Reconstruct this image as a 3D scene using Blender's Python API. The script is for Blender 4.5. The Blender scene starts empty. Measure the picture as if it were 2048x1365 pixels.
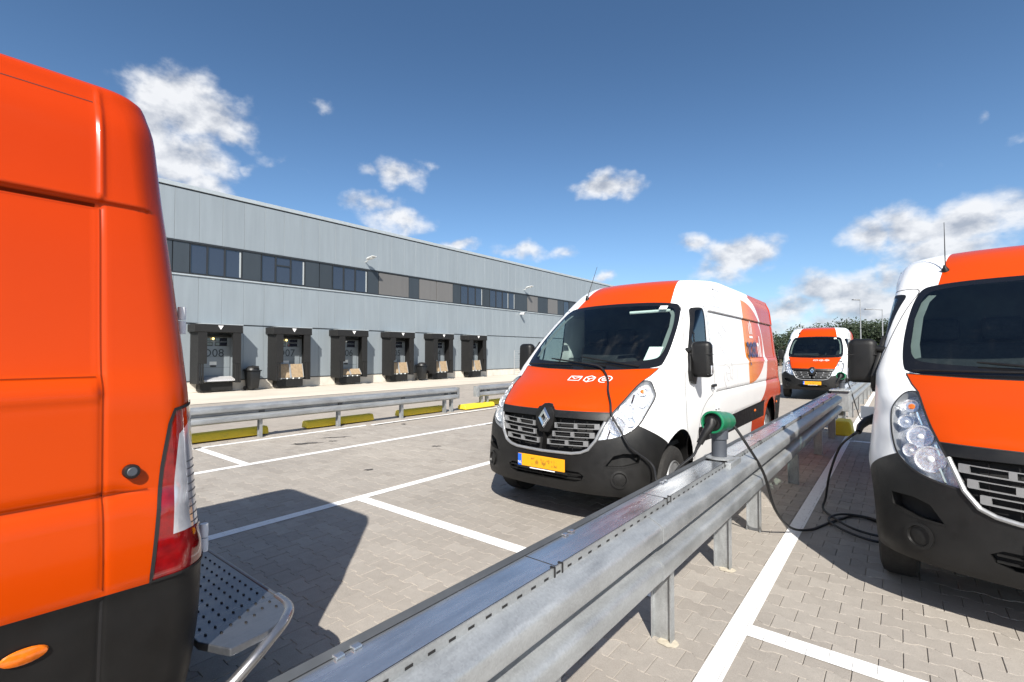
import bpy, bmesh, math, random
import numpy as np
from mathutils import Vector, Matrix
from mathutils.geometry import delaunay_2d_cdt
random.seed(7); RNG=np.random.default_rng(7)
SC=bpy.context.scene; COL=SC.collection
R=math.radians
# ---------------------------------------------------------------- camera
CAM_H=1.58; FPX=963.0; YAW=math.atan2(1794-1024,FPX); PITCH=math.atan2(706-682.5,FPX)
cd=bpy.data.cameras.new('camera'); cam=bpy.data.objects.new('camera',cd); COL.objects.link(cam)
cd.sensor_width=36; cd.sensor_fit='HORIZONTAL'; cd.lens=FPX/2048*36; cd.clip_start=.02; cd.clip_end=4000
cam.location=(0,0,CAM_H); cam.rotation_euler=(math.pi/2+PITCH,0,YAW); SC.camera=cam
FW=np.array([-math.sin(YAW)*math.cos(PITCH),math.cos(YAW)*math.cos(PITCH),math.sin(PITCH)])
RT=np.array([math.cos(YAW),math.sin(YAW),0.]); UPV=np.cross(RT,FW)
def ray(x,y): return FW+RT*(x-1024)/FPX-UPV*(y-682.5)/FPX      # direction seen at a photo pixel (for cloud bearings)
def project(P):
    d=np.asarray(P,float)-np.array([0,0,CAM_H]); f=d@FW
    return 1024+FPX*(d@RT)/f, 682.5-FPX*(d@UPV)/f, f
# ---------------------------------------------------------------- sun, sky, exposure
SUN_TRAVEL=Vector((-.75,.92,-1.0)).normalized()
SUN_EL=math.asin(-SUN_TRAVEL.z); SUN_AZ=math.atan2(-SUN_TRAVEL.x,-SUN_TRAVEL.y)
sl=bpy.data.lights.new('sun','SUN'); sl.energy=5.0; sl.angle=R(.53); sl.color=(1,.955,.88)
so=bpy.data.objects.new('sun',sl); COL.objects.link(so); so.rotation_euler=SUN_TRAVEL.to_track_quat('-Z','Y').to_euler(); so.location=(30,-35,40)
SC.view_settings.view_transform='Standard'; SC.view_settings.look='None'; SC.view_settings.gamma=1
SC.view_settings.exposure=0.68
SC.cycles.max_bounces=8; SC.cycles.transparent_max_bounces=12
W=bpy.data.worlds.new('World'); SC.world=W; W.use_nodes=True
wt=W.node_tree; wt.nodes.clear()
def wn(t,**k):
    n=wt.nodes.new(t)
    for a,b in k.items(): setattr(n,a,b)
    return n
def wm(op,a,b=None,c=None,clamp=False):
    n=wn('ShaderNodeMath',operation=op,use_clamp=clamp)
    for i,q in enumerate((a,b,c)):
        if q is None: continue
        if isinstance(q,(int,float)): n.inputs[i].default_value=q
        else: wt.links.new(q,n.inputs[i])
    return n.outputs[0]
def wramp(x,a,b):  # smoothstep
    n=wn('ShaderNodeMapRange',interpolation_type='SMOOTHSTEP'); wt.links.new(x,n.inputs[0]); n.inputs[1].default_value=a; n.inputs[2].default_value=b
    return n.outputs[0]
sky=wn('ShaderNodeTexSky',sky_type='NISHITA',sun_disc=False,sun_elevation=SUN_EL,sun_rotation=SUN_AZ,altitude=0,air_density=1.0,dust_density=1.0,ozone_density=2.2)
W.cycles.sampling_method='MANUAL'; W.cycles.sample_map_resolution=512
tc=wn('ShaderNodeTexCoord'); sv_=wn('ShaderNodeVectorMath',operation='ADD'); wt.links.new(tc.outputs['Generated'],sv_.inputs[0]); sv_.inputs[1].default_value=(0,0,.05); wt.links.new(sv_.outputs[0],sky.inputs[0]); sep=wn('ShaderNodeSeparateXYZ'); wt.links.new(tc.outputs['Generated'],sep.inputs[0])
dx,dy,dz=sep.outputs
az=wm('ARCTAN2',dx,dy); el=wm('ARCSINE',dz)
# clouds: bearing (azimuth, elevation) and angular size of each cloud
CL=[(345,190,95,60,1.0),(400,230,100,55,1.0),(440,262,62,30,.85),(300,260,60,90,1.0),(360,320,110,60,1.0),(265,180,40,28,.6),(400,365,60,30,.8),(495,335,28,18,.5),(545,318,38,14,.35),(612,345,26,22,.3),
(640,215,26,16,.42),(800,345,46,30,.8),(735,340,30,16,.5),(855,330,26,12,.45),(745,412,52,22,.8),(795,445,60,26,.9),(1205,378,66,22,1.0),(1200,362,34,18,.8),(925,487,40,16,.8),(1040,505,50,16,.6),(1120,506,32,14,.55),(1215,553,22,18,.7),
(1395,490,48,20,.75),(1490,505,75,38,1.0),(1440,540,60,30,.7),(1590,505,18,12,.3),(1740,480,62,36,.95),(1830,455,95,46,1.0),(1940,440,110,52,1.0),(2030,420,80,50,.9),(1900,500,140,40,.9),(1660,585,100,42,1.0),(1590,620,80,34,.9),(1740,610,110,48,1.0),(1700,655,160,28,.8),(1560,655,60,20,.6),(1970,235,18,12,.3),(2040,285,30,16,.35),(1860,340,20,8,.2),(1790,560,60,40,.8)]
comb=wn('ShaderNodeCombineXYZ'); wt.links.new(az,comb.inputs[0]); wt.links.new(el,comb.inputs[1])
# jitter the lookup so that outlines are billowy, not elliptic
nz0=wn('ShaderNodeTexNoise',noise_dimensions='3D'); nz0.inputs['Scale'].default_value=13; nz0.inputs['Detail'].default_value=4; wt.links.new(tc.outputs['Generated'],nz0.inputs['Vector'])
off=wn('ShaderNodeVectorMath',operation='MULTIPLY_ADD'); wt.links.new(nz0.outputs['Color'],off.inputs[0]); off.inputs[1].default_value=(.075,.06,0); 
off2=wn('ShaderNodeVectorMath',operation='ADD'); wt.links.new(comb.outputs[0],off2.inputs[0]); off2.inputs[1].default_value=(-.0375,-.03,0); wt.links.new(off2.outputs[0],off.inputs[2])
acc=None; low=None
for (px,py,rx,ry,am) in CL:
    d=ray(px,py); d=d/np.linalg.norm(d); a0=math.atan2(d[0],d[1]); e0=math.asin(d[2])
    d1=ray(px+rx,py); d2=ray(px,py-ry); d1/=np.linalg.norm(d1); d2/=np.linalg.norm(d2)
    ra=1.32*max(abs(math.atan2(d1[0],d1[1])-a0),.012); re=1.32*max(abs(math.asin(d2[2])-e0),.01)
    s=wn('ShaderNodeVectorMath',operation='SUBTRACT'); wt.links.new(off.outputs[0],s.inputs[0]); s.inputs[1].default_value=(a0,e0,0)
    m=wn('ShaderNodeVectorMath',operation='MULTIPLY'); wt.links.new(s.outputs[0],m.inputs[0]); m.inputs[1].default_value=(1/ra,1/re,0)
    l=wn('ShaderNodeVectorMath',operation='LENGTH'); wt.links.new(m.outputs[0],l.inputs[0])
    q=wm('MULTIPLY',wm('SUBTRACT',1.25,l.outputs['Value'],clamp=True),am)
    acc=q if acc is None else wm('MAXIMUM',acc,q)
# the same broken cumulus goes on round the rest of the sky
gz=wm('ADD',wm('MAXIMUM',dz,0),.12)
gv=wn('ShaderNodeCombineXYZ'); wt.links.new(wm('DIVIDE',dx,gz),gv.inputs[0]); wt.links.new(wm('DIVIDE',dy,gz),gv.inputs[1])
gvo=wn('ShaderNodeVectorMath',operation='ADD'); wt.links.new(gv.outputs[0],gvo.inputs[0]); gvo.inputs[1].default_value=(7.3,-2.2,1.4)
gn=wn('ShaderNodeTexNoise'); gn.inputs['Scale'].default_value=.55; gn.inputs['Detail'].default_value=3; wt.links.new(gvo.outputs[0],gn.inputs['Vector'])
# angle away from the photographed part of the sky
dot=wn('ShaderNodeVectorMath',operation='DOT_PRODUCT'); wt.links.new(tc.outputs['Generated'],dot.inputs[0]); dot.inputs[1].default_value=(-math.sin(YAW),math.cos(YAW),0)
outside=wm('SUBTRACT',1,wramp(dot.outputs['Value'],.45,.64))
gen=wm('MULTIPLY',wm('MULTIPLY',wramp(gn.outputs['Fac'],.51,.68),1.1),outside)
acc=wm('MAXIMUM',acc,gen)
nz1=wn('ShaderNodeTexNoise'); nz1.inputs['Scale'].default_value=18; nz1.inputs['Detail'].default_value=8; nz1.inputs['Roughness'].default_value=.54
mp=wn('ShaderNodeVectorMath',operation='MULTIPLY'); wt.links.new(tc.outputs['Generated'],mp.inputs[0]); mp.inputs[1].default_value=(1,1,1.5); wt.links.new(mp.outputs[0],nz1.inputs['Vector'])
nz2=wn('ShaderNodeTexNoise'); nz2.inputs['Scale'].default_value=18; nz2.inputs['Detail'].default_value=6; nz2.inputs['Roughness'].default_value=.55
mo=wn('ShaderNodeVectorMath',operation='ADD'); wt.links.new(mp.outputs[0],mo.inputs[0]); mo.inputs[1].default_value=(.009,-.013,.030); wt.links.new(mo.outputs[0],nz2.inputs['Vector'])
dens=wm('ADD',acc,wm('MULTIPLY',wm('SUBTRACT',nz1.outputs['Fac'],.5),1.35))
mask=wm('MULTIPLY',wramp(dens,.24,.92),wramp(acc,.03,.3))
lit=wm('MULTIPLY_ADD',wm('SUBTRACT',nz1.outputs['Fac'],nz2.outputs['Fac']),3.0,.66,clamp=True)
thick=wramp(dens,.75,1.5)
lit2=wm('SUBTRACT',lit,wm('MULTIPLY',thick,.10),clamp=True)
lowgrey=wm('MULTIPLY',wramp(el,.24,.04),.10)
lit3=wm('SUBTRACT',lit2,lowgrey,clamp=True)
ccol=wn('ShaderNodeMixRGB'); wt.links.new(lit3,ccol.inputs[0]); ccol.inputs[1].default_value=(4.2,4.6,5.4,1); ccol.inputs[2].default_value=(9.2,9.3,9.5,1)
mixc=wn('ShaderNodeMixRGB'); wt.links.new(wm('MULTIPLY',mask,.93),mixc.inputs[0]); hs=wn('ShaderNodeHueSaturation'); hs.inputs['Saturation'].default_value=1.16; hs.inputs['Value'].default_value=1.22; wt.links.new(sky.outputs[0],hs.inputs['Color']); gain=wm('MULTIPLY_ADD',wramp(el,.62,.10),.34,1.0); gm=wn('ShaderNodeVectorMath',operation='SCALE'); wt.links.new(hs.outputs[0],gm.inputs[0]); wt.links.new(gain,gm.inputs['Scale']); wt.links.new(gm.outputs[0],mixc.inputs[1]); wt.links.new(ccol.outputs[0],mixc.inputs[2])
bg=wn('ShaderNodeBackground'); bg.inputs['Strength'].default_value=.066; wt.links.new(mixc.outputs[0],bg.inputs[0])
wo=wn('ShaderNodeOutputWorld'); wt.links.new(bg.outputs[0],wo.inputs[0])
# ---------------------------------------------------------------- helpers
def tag(o,label=None,cat=None,group=None,kind=None):
    if label: o['label']=label
    if cat: o['category']=cat
    if group: o['group']=group
    if kind: o['kind']=kind
    return o
def empty(name,loc=(0,0,0),rz=0,label=None,cat=None,group=None):
    o=bpy.data.objects.new(name,None); COL.objects.link(o); o.location=loc; o.rotation_euler=(0,0,rz); o.empty_display_size=.2
    return tag(o,label,cat,group)
def link(name,me,parent=None,loc=None,rz=None):
    o=bpy.data.objects.new(name,me); COL.objects.link(o)
    if parent: o.parent=parent
    if loc is not None: o.location=loc
    if rz is not None: o.rotation_euler=(0,0,rz)
    return o
def copy_tree(o,parent=None):
    c=o.copy(); COL.objects.link(c); c.parent=parent
    for ch in list(o.children): copy_tree(ch,c)
    return c
class MB:
    def __init__(s): s.v=[]; s.f=[]; s.m=[]; s.mi=0
    def add(s,vs,fs):
        b=len(s.v); s.v+=[tuple(map(float,p)) for p in vs]; s.f+=[[b+i for i in f] for f in fs]; s.m+=[s.mi]*len(fs); return s
    def box(s,c,d,rot=None):
        x,y,z=[k/2 for k in d]
        vs=[Vector((i*x,j*y,k*z)) for k in(-1,1) for j in(-1,1) for i in(-1,1)]
        if rot is not None: vs=[rot@p for p in vs]
        vs=[p+Vector(c) for p in vs]
        return s.add(vs,[(0,2,3,1),(4,5,7,6),(0,1,5,4),(2,6,7,3),(0,4,6,2),(1,3,7,5)])
    def span(s,a,b): return s.box([(p+q)/2 for p,q in zip(a,b)],[abs(q-p) for p,q in zip(a,b)])
    def prism(s,poly,axis,a,b):
        n=len(poly); f=lambda p,t:{0:(t,p[0],p[1]),1:(p[0],t,p[1]),2:(p[0],p[1],t)}[axis]
        vs=[f(p,a) for p in poly]+[f(p,b) for p in poly]
        ar=sum(poly[i][0]*poly[(i+1)%n][1]-poly[(i+1)%n][0]*poly[i][1] for i in range(n))
        flip=(ar>0)^(axis==1)^(b<a)
        fs=[tuple(range(n))[::-1] if flip else tuple(range(n)), tuple(range(n,2*n)) if flip else tuple(range(n,2*n))[::-1]]
        for i in range(n):
            j=(i+1)%n; q=(i,j,n+j,n+i); fs.append(q if flip else q[::-1])
        return s.add(vs,fs)
    def tube(s,path,r,n=8,caps=True):
        P=[Vector(p) for p in path]; rs=r if isinstance(r,(list,tuple)) else [r]*len(P)
        vs=[];up=None
        for i,p in enumerate(P):
            t=(P[min(i+1,len(P)-1)]-P[max(i-1,0)]).normalized()
            if up is None:
                up=Vector((0,0,1)) if abs(t.z)<.9 else Vector((1,0,0))
            a=(up-t*up.dot(t)).normalized(); up=a; b=t.cross(a)
            vs+=[p+(a*math.cos(2*math.pi*k/n)+b*math.sin(2*math.pi*k/n))*rs[i] for k in range(n)]
        fs=[(i*n+k,i*n+(k+1)%n,(i+1)*n+(k+1)%n,(i+1)*n+k) for i in range(len(P)-1) for k in range(n)]
        if caps: fs+=[tuple(range(n))[::-1],tuple((len(P)-1)*n+k for k in range(n))]
        return s.add(vs,fs)
    def lathe(s,prof,n=24,M=None,closed=False):
        # prof (r,h) about local z
        vs=[Vector((r*math.cos(2*math.pi*k/n),r*math.sin(2*math.pi*k/n),h)) for r,h in prof for k in range(n)]
        if M is not None: vs=[M@p for p in vs]
        m=len(prof); fs=[(i*n+k,i*n+(k+1)%n,(i+1)*n+(k+1)%n,(i+1)*n+k) for i in range(m-1) for k in range(n)]
        if closed: fs+=[((m-1)*n+k,(m-1)*n+(k+1)%n,(k+1)%n,k) for k in range(n)]
        else:
            fs+=[tuple(range(n))[::-1],tuple((m-1)*n+k for k in range(n))]
        return s.add(vs,fs)
    def mesh(s,name,mat,smooth=False,bevel=0,seg=2,angle=30):
        me=bpy.data.meshes.new(name); bm=bmesh.new()
        vs=[bm.verts.new(p) for p in s.v]
        for f,mi in zip(s.f,s.m):
            try: bm.faces.new([vs[i] for i in f]).material_index=mi
            except ValueError: pass
        bmesh.ops.remove_doubles(bm,verts=bm.verts,dist=1e-6)
        bmesh.ops.recalc_face_normals(bm,faces=bm.faces)
        if bevel:
            es=[e for e in bm.edges if len(e.link_faces)==2 and e.calc_face_angle(0)>R(angle)]
            bmesh.ops.bevel(bm,geom=es,offset=bevel,segments=seg,profile=.5,affect='EDGES',clamp_overlap=True)
        bm.to_mesh(me); bm.free()
        for mm in (mat if isinstance(mat,(list,tuple)) else [mat]): me.materials.append(mm)
        if smooth:
            me.polygons.foreach_set('use_smooth',[True]*len(me.polygons))
            me.set_sharp_from_angle(angle=R(38))
        else: me.polygons.foreach_set('use_smooth',[False]*len(me.polygons))
        return me
    def build(s,name,mat,parent=None,loc=None,rz=None,**k): return link(name,s.mesh(name,mat,**k),parent,loc,rz)
def frame(origin,zaxis,xhint=(1,0,0)):
    z=Vector(zaxis).normalized(); x=Vector(xhint); x=(x-z*x.dot(z)).normalized(); y=z.cross(x)
    M=Matrix((x,y,z)).transposed().to_4x4(); M.translation=Vector(origin); return M
def spline(pts,n=8):
    P=[Vector(p) for p in pts]; out=[]
    for i in range(len(P)-1):
        a=P[max(i-1,0)];b=P[i];c=P[i+1];d=P[min(i+2,len(P)-1)]
        for k in range(n):
            t=k/n; out.append(.5*((2*b)+(c-a)*t+(2*a-5*b+4*c-d)*t*t+(3*b-a-3*c+d)*t**3))
    return out+[P[-1]]
def text_mesh(body,size,align='CENTER',bold=0):
    cu=bpy.data.curves.new('txt','FONT'); cu.body=body; cu.size=size; cu.align_x=align; cu.resolution_u=4; cu.offset=bold
    o=bpy.data.objects.new('txt',cu); COL.objects.link(o); dg=bpy.context.evaluated_depsgraph_get()
    me=bpy.data.meshes.new_from_object(o.evaluated_get(dg)); vs=[tuple(v.co) for v in me.vertices]; fs=[list(p.vertices) for p in me.polygons]
    bpy.data.objects.remove(o); bpy.data.curves.remove(cu); bpy.data.meshes.remove(me); return vs,fs
# ---------------------------------------------------------------- materials
MATS={}
class NT:
    def __init__(s,name):
        s.m=bpy.data.materials.new(name); s.m.use_nodes=True; s.t=s.m.node_tree; s.b=s.t.nodes['Principled BSDF']; s.out=s.t.nodes['Material Output']; MATS[name]=s.m
    def n(s,t,**k):
        q=s.t.nodes.new(t)
        for a,b in k.items(): setattr(q,a,b)
        return q
    def l(s,a,b): s.t.links.new(a,b)
    def coord(s,w='Object'): return s.n('ShaderNodeTexCoord').outputs[w]
    def xyz(s,v):
        q=s.n('ShaderNodeSeparateXYZ'); s.l(v,q.inputs[0]); return q.outputs
    def math(s,op,a,b=None,c=None,clamp=False):
        q=s.n('ShaderNodeMath',operation=op,use_clamp=clamp)
        for i,p in enumerate((a,b,c)):
            if p is None: continue
            if isinstance(p,(int,float)): q.inputs[i].default_value=p
            else: s.l(p,q.inputs[i])
        return q.outputs[0]
    def noise(s,scale,detail=4,vec=None,rough=.55,out='Fac'):
        q=s.n('ShaderNodeTexNoise'); q.inputs['Scale'].default_value=scale; q.inputs['Detail'].default_value=detail; q.inputs['Roughness'].default_value=rough
        s.l(vec if vec is not None else s.coord(),q.inputs['Vector']); return q.outputs[out]
    def mapr(s,x,a,b,c=0,d=1,smooth=False):
        q=s.n('ShaderNodeMapRange'); 
        if smooth: q.interpolation_type='SMOOTHSTEP'
        s.l(x,q.inputs[0])
        for i,p in enumerate((a,b,c,d)): q.inputs[i+1].default_value=p
        return q.outputs[0]
    def mix(s,f,a,b,mode='MIX'):
        q=s.n('ShaderNodeMixRGB',blend_type=mode)
        for i,p in enumerate((f,a,b)):
            if isinstance(p,(int,float)): q.inputs[i].default_value=p
            elif isinstance(p,tuple): q.inputs[i].default_value=(*p,1)[:4]
            else: s.l(p,q.inputs[i])
        return q.outputs[0]
    def set(s,k,v):
        i=s.b.inputs[k]
        if isinstance(v,(int,float)): i.default_value=v
        elif isinstance(v,tuple): i.default_value=(*v,1)[:4] if len(i.default_value)==4 else v
        else: s.l(v,i)
        return s
    def bump(s,h,strength=.2,dist=.01):
        q=s.n('ShaderNodeBump'); q.inputs['Strength'].default_value=strength; q.inputs['Distance'].default_value=dist; s.l(h,q.inputs['Height']); s.l(q.outputs[0],s.b.inputs['Normal']); return s
def simple(name,col,rough=.5,metal=0,var=.12,scale=6,bump=0,bscale=60,coat=0,spec=None,emit=None):
    t=NT(name)
    nz=t.noise(scale,5)
    t.set('Base Color',t.mix(1,tuple(col),t.mix(t.mapr(nz,.3,.7,0,1),(1-var,)*3,(1+var*.6,)*3),'MULTIPLY') if var else tuple(col))
    t.set('Roughness',t.mapr(t.noise(scale*2.3,3),.3,.7,max(rough-.07,.02),rough+.07)); t.set('Metallic',metal)
    if coat: t.set('Coat Weight',coat); t.set('Coat Roughness',.04)
    if spec is not None: t.set('Specular IOR Level',spec)
    if bump: t.bump(t.noise(bscale,4),bump)
    if emit: t.set('Emission Color',tuple(emit[:3])); t.set('Emission Strength',emit[3])
    return t.m
ORANGE=(.485,.0475,.0008); WHITE=(.80,.80,.79)
def paint(name,col):
    t=NT(name); t.set('Base Color',t.mix(1,tuple(col),t.mix(t.mapr(t.noise(1.3,4),.3,.7),(.95,)*3,(1.03,)*3),'MULTIPLY')); t.set('Roughness',t.mapr(t.noise(3,4),.3,.7,.20,.27)); t.set('Specular IOR Level',.17); t.set('Coat Weight',.12); t.set('Coat Roughness',.05); return t.m
M_orange=paint('orange_paint',ORANGE)
# livery of the van body: white, orange front of roof, red-orange rear (top redder for sky reflection), sunset disc
t=NT('livery_paint'); X,Y,Z=t.xyz(t.coord())
ax=t.math('ABSOLUTE',X)
def ell(cy,cz,ry,rz): 
    return t.math('ADD',t.math('POWER',t.math('DIVIDE',t.math('SUBTRACT',Y,cy),ry),2),t.math('POWER',t.math('DIVIDE',t.math('SUBTRACT',Z,cz),rz),2))
below=t.math('LESS_THAN',Z,1.55)
e1=ell(3.9,1.55,1.2,.95); e2=ell(3.9,1.55,1.2,.765)
e=t.math('ADD',t.math('MULTIPLY',below,e2),t.math('MULTIPLY',t.math('SUBTRACT',1,below),e1))
rear=t.math('MULTIPLY',t.math('GREATER_THAN',e,1),t.math('GREATER_THAN',Y,3.9))
side=t.math('GREATER_THAN',ax,.5)
rear=t.math('MULTIPLY',rear,t.math('MAXIMUM',t.math('LESS_THAN',Z,2.44),t.math('GREATER_THAN',Y,4.4)))
disc=t.math('MULTIPLY',t.math('MULTIPLY',t.math('LESS_THAN',ell(3.72,1.74,1.30,.60),1),t.math('GREATER_THAN',Y,3.72)),side)
bw=t.math('MULTIPLY_ADD',t.math('SUBTRACT',Y,1.62),-.17,.622)
band=t.math('MULTIPLY',t.math('LESS_THAN',ax,bw),t.math('MULTIPLY',t.math('GREATER_THAN',Z,2.1),t.math('LESS_THAN',Y,3.1)))
c=t.mix(band,WHITE,ORANGE)
c=t.mix(rear,c,t.mix(t.mapr(Z,1.1,2.3),(.485,.0475,.0008),(.43,.033,.0015)))  # rear turns redder with height: sky reflection put into the colour
c=t.mix(disc,c,t.mix(t.mapr(Y,3.75,4.7),(.72,.22,.015),(.58,.055,.004)))
c=t.mix(1,c,t.mix(t.mapr(t.noise(1.1,5),.3,.7),(.95,)*3,(1.03,)*3),'MULTIPLY')
t.set('Base Color',c); t.set('Roughness',t.mapr(t.noise(3,4),.3,.7,.20,.27)); t.set('Specular IOR Level',.17); t.set('Coat Weight',.12); t.set('Coat Roughness',.05)
M_livery=t.m
M_black=simple('black_plastic',(.0085,.0083,.0081),.47,var=.35,scale=7,bump=.08,bscale=900,spec=.38)
M_gloss=simple('black_gloss',(.008,.008,.009),.12,var=.1)
M_dark=simple('dark_void',(.006,.006,.006),.8,var=0)
M_rubber=simple('tyre_rubber',(.018,.017,.016),.82,var=.3,scale=20,bump=.2,bscale=200)
M_lamp=simple('lamp_chrome',(.86,.87,.89),.22,.75,var=.2,scale=40,bump=.5,bscale=55)
M_chrome=simple('chrome',(.78,.79,.81),.10,1,var=.08)
M_silver=simple('grille_silver',(.34,.345,.35),.38,.55,var=.1)
M_refl=simple('reflector',(.84,.85,.87),.25,.55,var=.2,scale=25,bump=.6,bscale=30)
M_steelrim=simple('wheel_steel',(.26,.265,.27),.4,.4,var=.2,scale=14)
M_amber=simple('amber_lens',(.75,.16,.01),.12,var=.2,scale=60,coat=.6)
M_redlens=simple('red_lens',(.22,.003,.004),.08,var=.35,scale=30,coat=1)
M_clearlens=simple('clear_lens',(.52,.52,.54),.12,.25,var=.25,scale=14,coat=1)
M_white_pl=simple('white_plastic',(.72,.73,.74),.4,var=.12,scale=12)
M_inner=simple('cab_trim',(.045,.049,.052),.75,var=.3,scale=5)
M_trimgrey=simple('pillar_trim_grey',(.20,.21,.20),.8,var=.1)
M_seat=simple('seat_cloth',(.02,.021,.025),.9,var=.3,scale=30)
M_paper=simple('paper',(.78,.80,.77),.8,var=.05)
M_navy=simple('navy_print',(.03,.02,.10),.4,var=0)
M_whiteprint=simple('white_print',(.86,.85,.84),.4,var=0)
M_greyprint=simple('grey_print',(.66,.66,.67),.4,var=0)
def seam_shade_mat():
    m=bpy.data.materials.new('seam_shade'); m.use_nodes=True; n=m.node_tree; n.nodes.clear(); o=n.nodes.new('ShaderNodeOutputMaterial'); a=n.nodes.new('ShaderNodeBsdfTransparent'); b=n.nodes.new('ShaderNodeBsdfDiffuse'); b.inputs[0].default_value=(.01,.008,.007,1); x=n.nodes.new('ShaderNodeMixShader'); x.inputs[0].default_value=.5
    n.links.new(a.outputs[0],x.inputs[1]); n.links.new(b.outputs[0],x.inputs[2]); n.links.new(x.outputs[0],o.inputs[0]); return m
M_seamshade=seam_shade_mat()
M_gap=simple('panel_gap',(.012,.011,.011),.7,var=0)
def glass(name,tint,refl=1.0):
    m=bpy.data.materials.new(name); m.use_nodes=True; n=m.node_tree; n.nodes.clear()
    o=n.nodes.new('ShaderNodeOutputMaterial'); tr=n.nodes.new('ShaderNodeBsdfTransparent'); tr.inputs[0].default_value=(*tint,1)
    g=n.nodes.new('ShaderNodeBsdfGlossy'); g.inputs['Roughness'].default_value=.01; g.inputs[0].default_value=(refl,refl,refl,1)
    f=n.nodes.new('ShaderNodeFresnel'); geo=n.nodes.new('ShaderNodeNewGeometry'); mr=n.nodes.new('ShaderNodeMapRange'); mr.inputs[3].default_value=1.5; mr.inputs[4].default_value=1/1.5; n.links.new(geo.outputs['Backfacing'],mr.inputs[0]); n.links.new(mr.outputs[0],f.inputs[0]); mx=n.nodes.new('ShaderNodeMixShader')
    n.links.new(f.outputs[0],mx.inputs[0]); n.links.new(tr.outputs[0],mx.inputs[1]); n.links.new(g.outputs[0],mx.inputs[2]); n.links.new(mx.outputs[0],o.inputs[0]); return m
M_wind=glass('windscreen_glass',(.70,.80,.78)); M_sideglass=glass('side_glass',(.66,.78,.76)); M_lens=glass('headlight_lens',(.96,.97,.98))
def galv(name,base,spangle=.16,rough=.42,metal=.55):
    t=NT(name); co=t.coord(); v=t.n('ShaderNodeTexVoronoi'); v.inputs['Scale'].default_value=150; t.l(co,v.inputs['Vector'])
    s=t.xyz(v.outputs['Color'])[0]
    mp=t.n('ShaderNodeMapping'); mp.inputs['Scale'].default_value=(9,1.1,3); t.l(co,mp.inputs['Vector'])
    streak=t.noise(3.0,6,mp.outputs[0],.65); blot=t.noise(2.2,5,co,.6)
    f=t.math('ADD',t.math('MULTIPLY',t.math('SUBTRACT',s,.5),spangle),t.math('ADD',t.math('MULTIPLY',t.math('SUBTRACT',streak,.5),.75),t.math('MULTIPLY',t.math('SUBTRACT',blot,.5),.7)))
    k=t.math('ADD',1,f); cb=t.n('ShaderNodeCombineXYZ')
    for i in range(3): t.l(k,cb.inputs[i])
    t.set('Base Color',t.mix(1,tuple(base),cb.outputs[0],'MULTIPLY')); t.set('Metallic',metal); t.set('Roughness',t.mapr(streak,.3,.7,rough-.1,rough+.12))
    t.bump(blot,.08,.004); return t.m
M_galv=galv('galvanised_steel',(.365,.378,.382)); M_tray=galv('tray_lid_steel',(.52,.545,.57),.05,.24,.85)
M_darksteel=simple('dark_steel',(.10,.105,.11),.5,.5,var=.2)  # even dark steel tone for flange, pan, brackets and nuts
def pchip(xs,ys):
    xs=np.array(xs,float); ys=np.array(ys,float); h=np.diff(xs); d=np.diff(ys)/h
    m=np.zeros(len(xs))
    for i in range(1,len(xs)-1):
        if d[i-1]*d[i]>0:
            w1=2*h[i]+h[i-1]; w2=h[i]+2*h[i-1]; m[i]=(w1+w2)/(w1/d[i-1]+w2/d[i])
    m[0]=d[0]; m[-1]=d[-1]
    def f(x):
        x=np.clip(np.asarray(x,float),xs[0],xs[-1]); i=np.clip(np.searchsorted(xs,x,side='right')-1,0,len(xs)-2)
        t=(x-xs[i])/h[i]
        return ((1+2*t)*(1-t)**2*ys[i]+t*(1-t)**2*h[i]*m[i]+t*t*(3-2*t)*ys[i+1]+t*t*(t-1)*h[i]*m[i+1])
    return f
LEN=6.198
# v, z, W, yfront, D, n, yrear
TB=[(0.24,0.24,0.955,0.10,0.55,2.7,6.10),
(0.34,0.34,0.985,0.035,0.56,2.7,6.14),
(0.50,0.50,1.005,0.000,0.60,2.45,6.17),
(0.70,0.70,1.020,0.005,0.66,2.4,6.185),
(0.88,0.88,1.034,0.030,0.74,2.45,6.185),
(1.00,1.00,1.035,0.055,0.88,2.45,6.168),
(1.06,1.06,1.034,0.085,0.93,2.45,6.165),
(1.14,1.14,1.032,0.170,0.98,2.5,6.162),
(1.24,1.24,1.028,0.325,0.82,2.5,6.157),
(1.34,1.34,1.024,0.530,0.58,2.25,6.152),
(1.42,1.42,1.020,0.685,0.42,2.1,6.147),
(1.55,1.55,0.992,0.845,0.36,2.05,6.14),
(1.75,1.75,0.970,1.085,0.34,2.05,6.12),
(1.95,1.95,0.952,1.345,0.35,2.1,6.098),
(2.12,2.12,0.928,1.575,0.37,2.15,6.08),
(2.25,2.26,0.912,1.760,0.42,2.2,6.068),
(2.34,2.36,0.894,1.900,0.48,2.3,6.06),
(2.42,2.43,0.872,2.030,0.56,2.4,6.045),
(2.50,2.478,0.855,2.180,0.66,2.5,6.03),
(2.58,2.510,0.775,2.380,0.80,2.7,5.98),
(2.68,2.533,0.550,2.640,0.70,2.6,5.78),
(2.80,2.545,0.300,2.950,0.50,2.6,5.52),
(2.94,2.549,0.004,3.250,0.02,2.6,5.20)]
TBa=np.array(TB); TBa[:,2]*=.966
fz,fW,fyf,fD,fn,fyr=[pchip(TBa[:,0],TBa[:,k]) for k in range(1,7)]
def sstep(a,b,x):
    t=np.clip((x-a)/(b-a),0,1); return t*t*(3-2*t)
def bump(x,c,w): 
    return np.exp(-((x-c)/w)**2)
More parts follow.
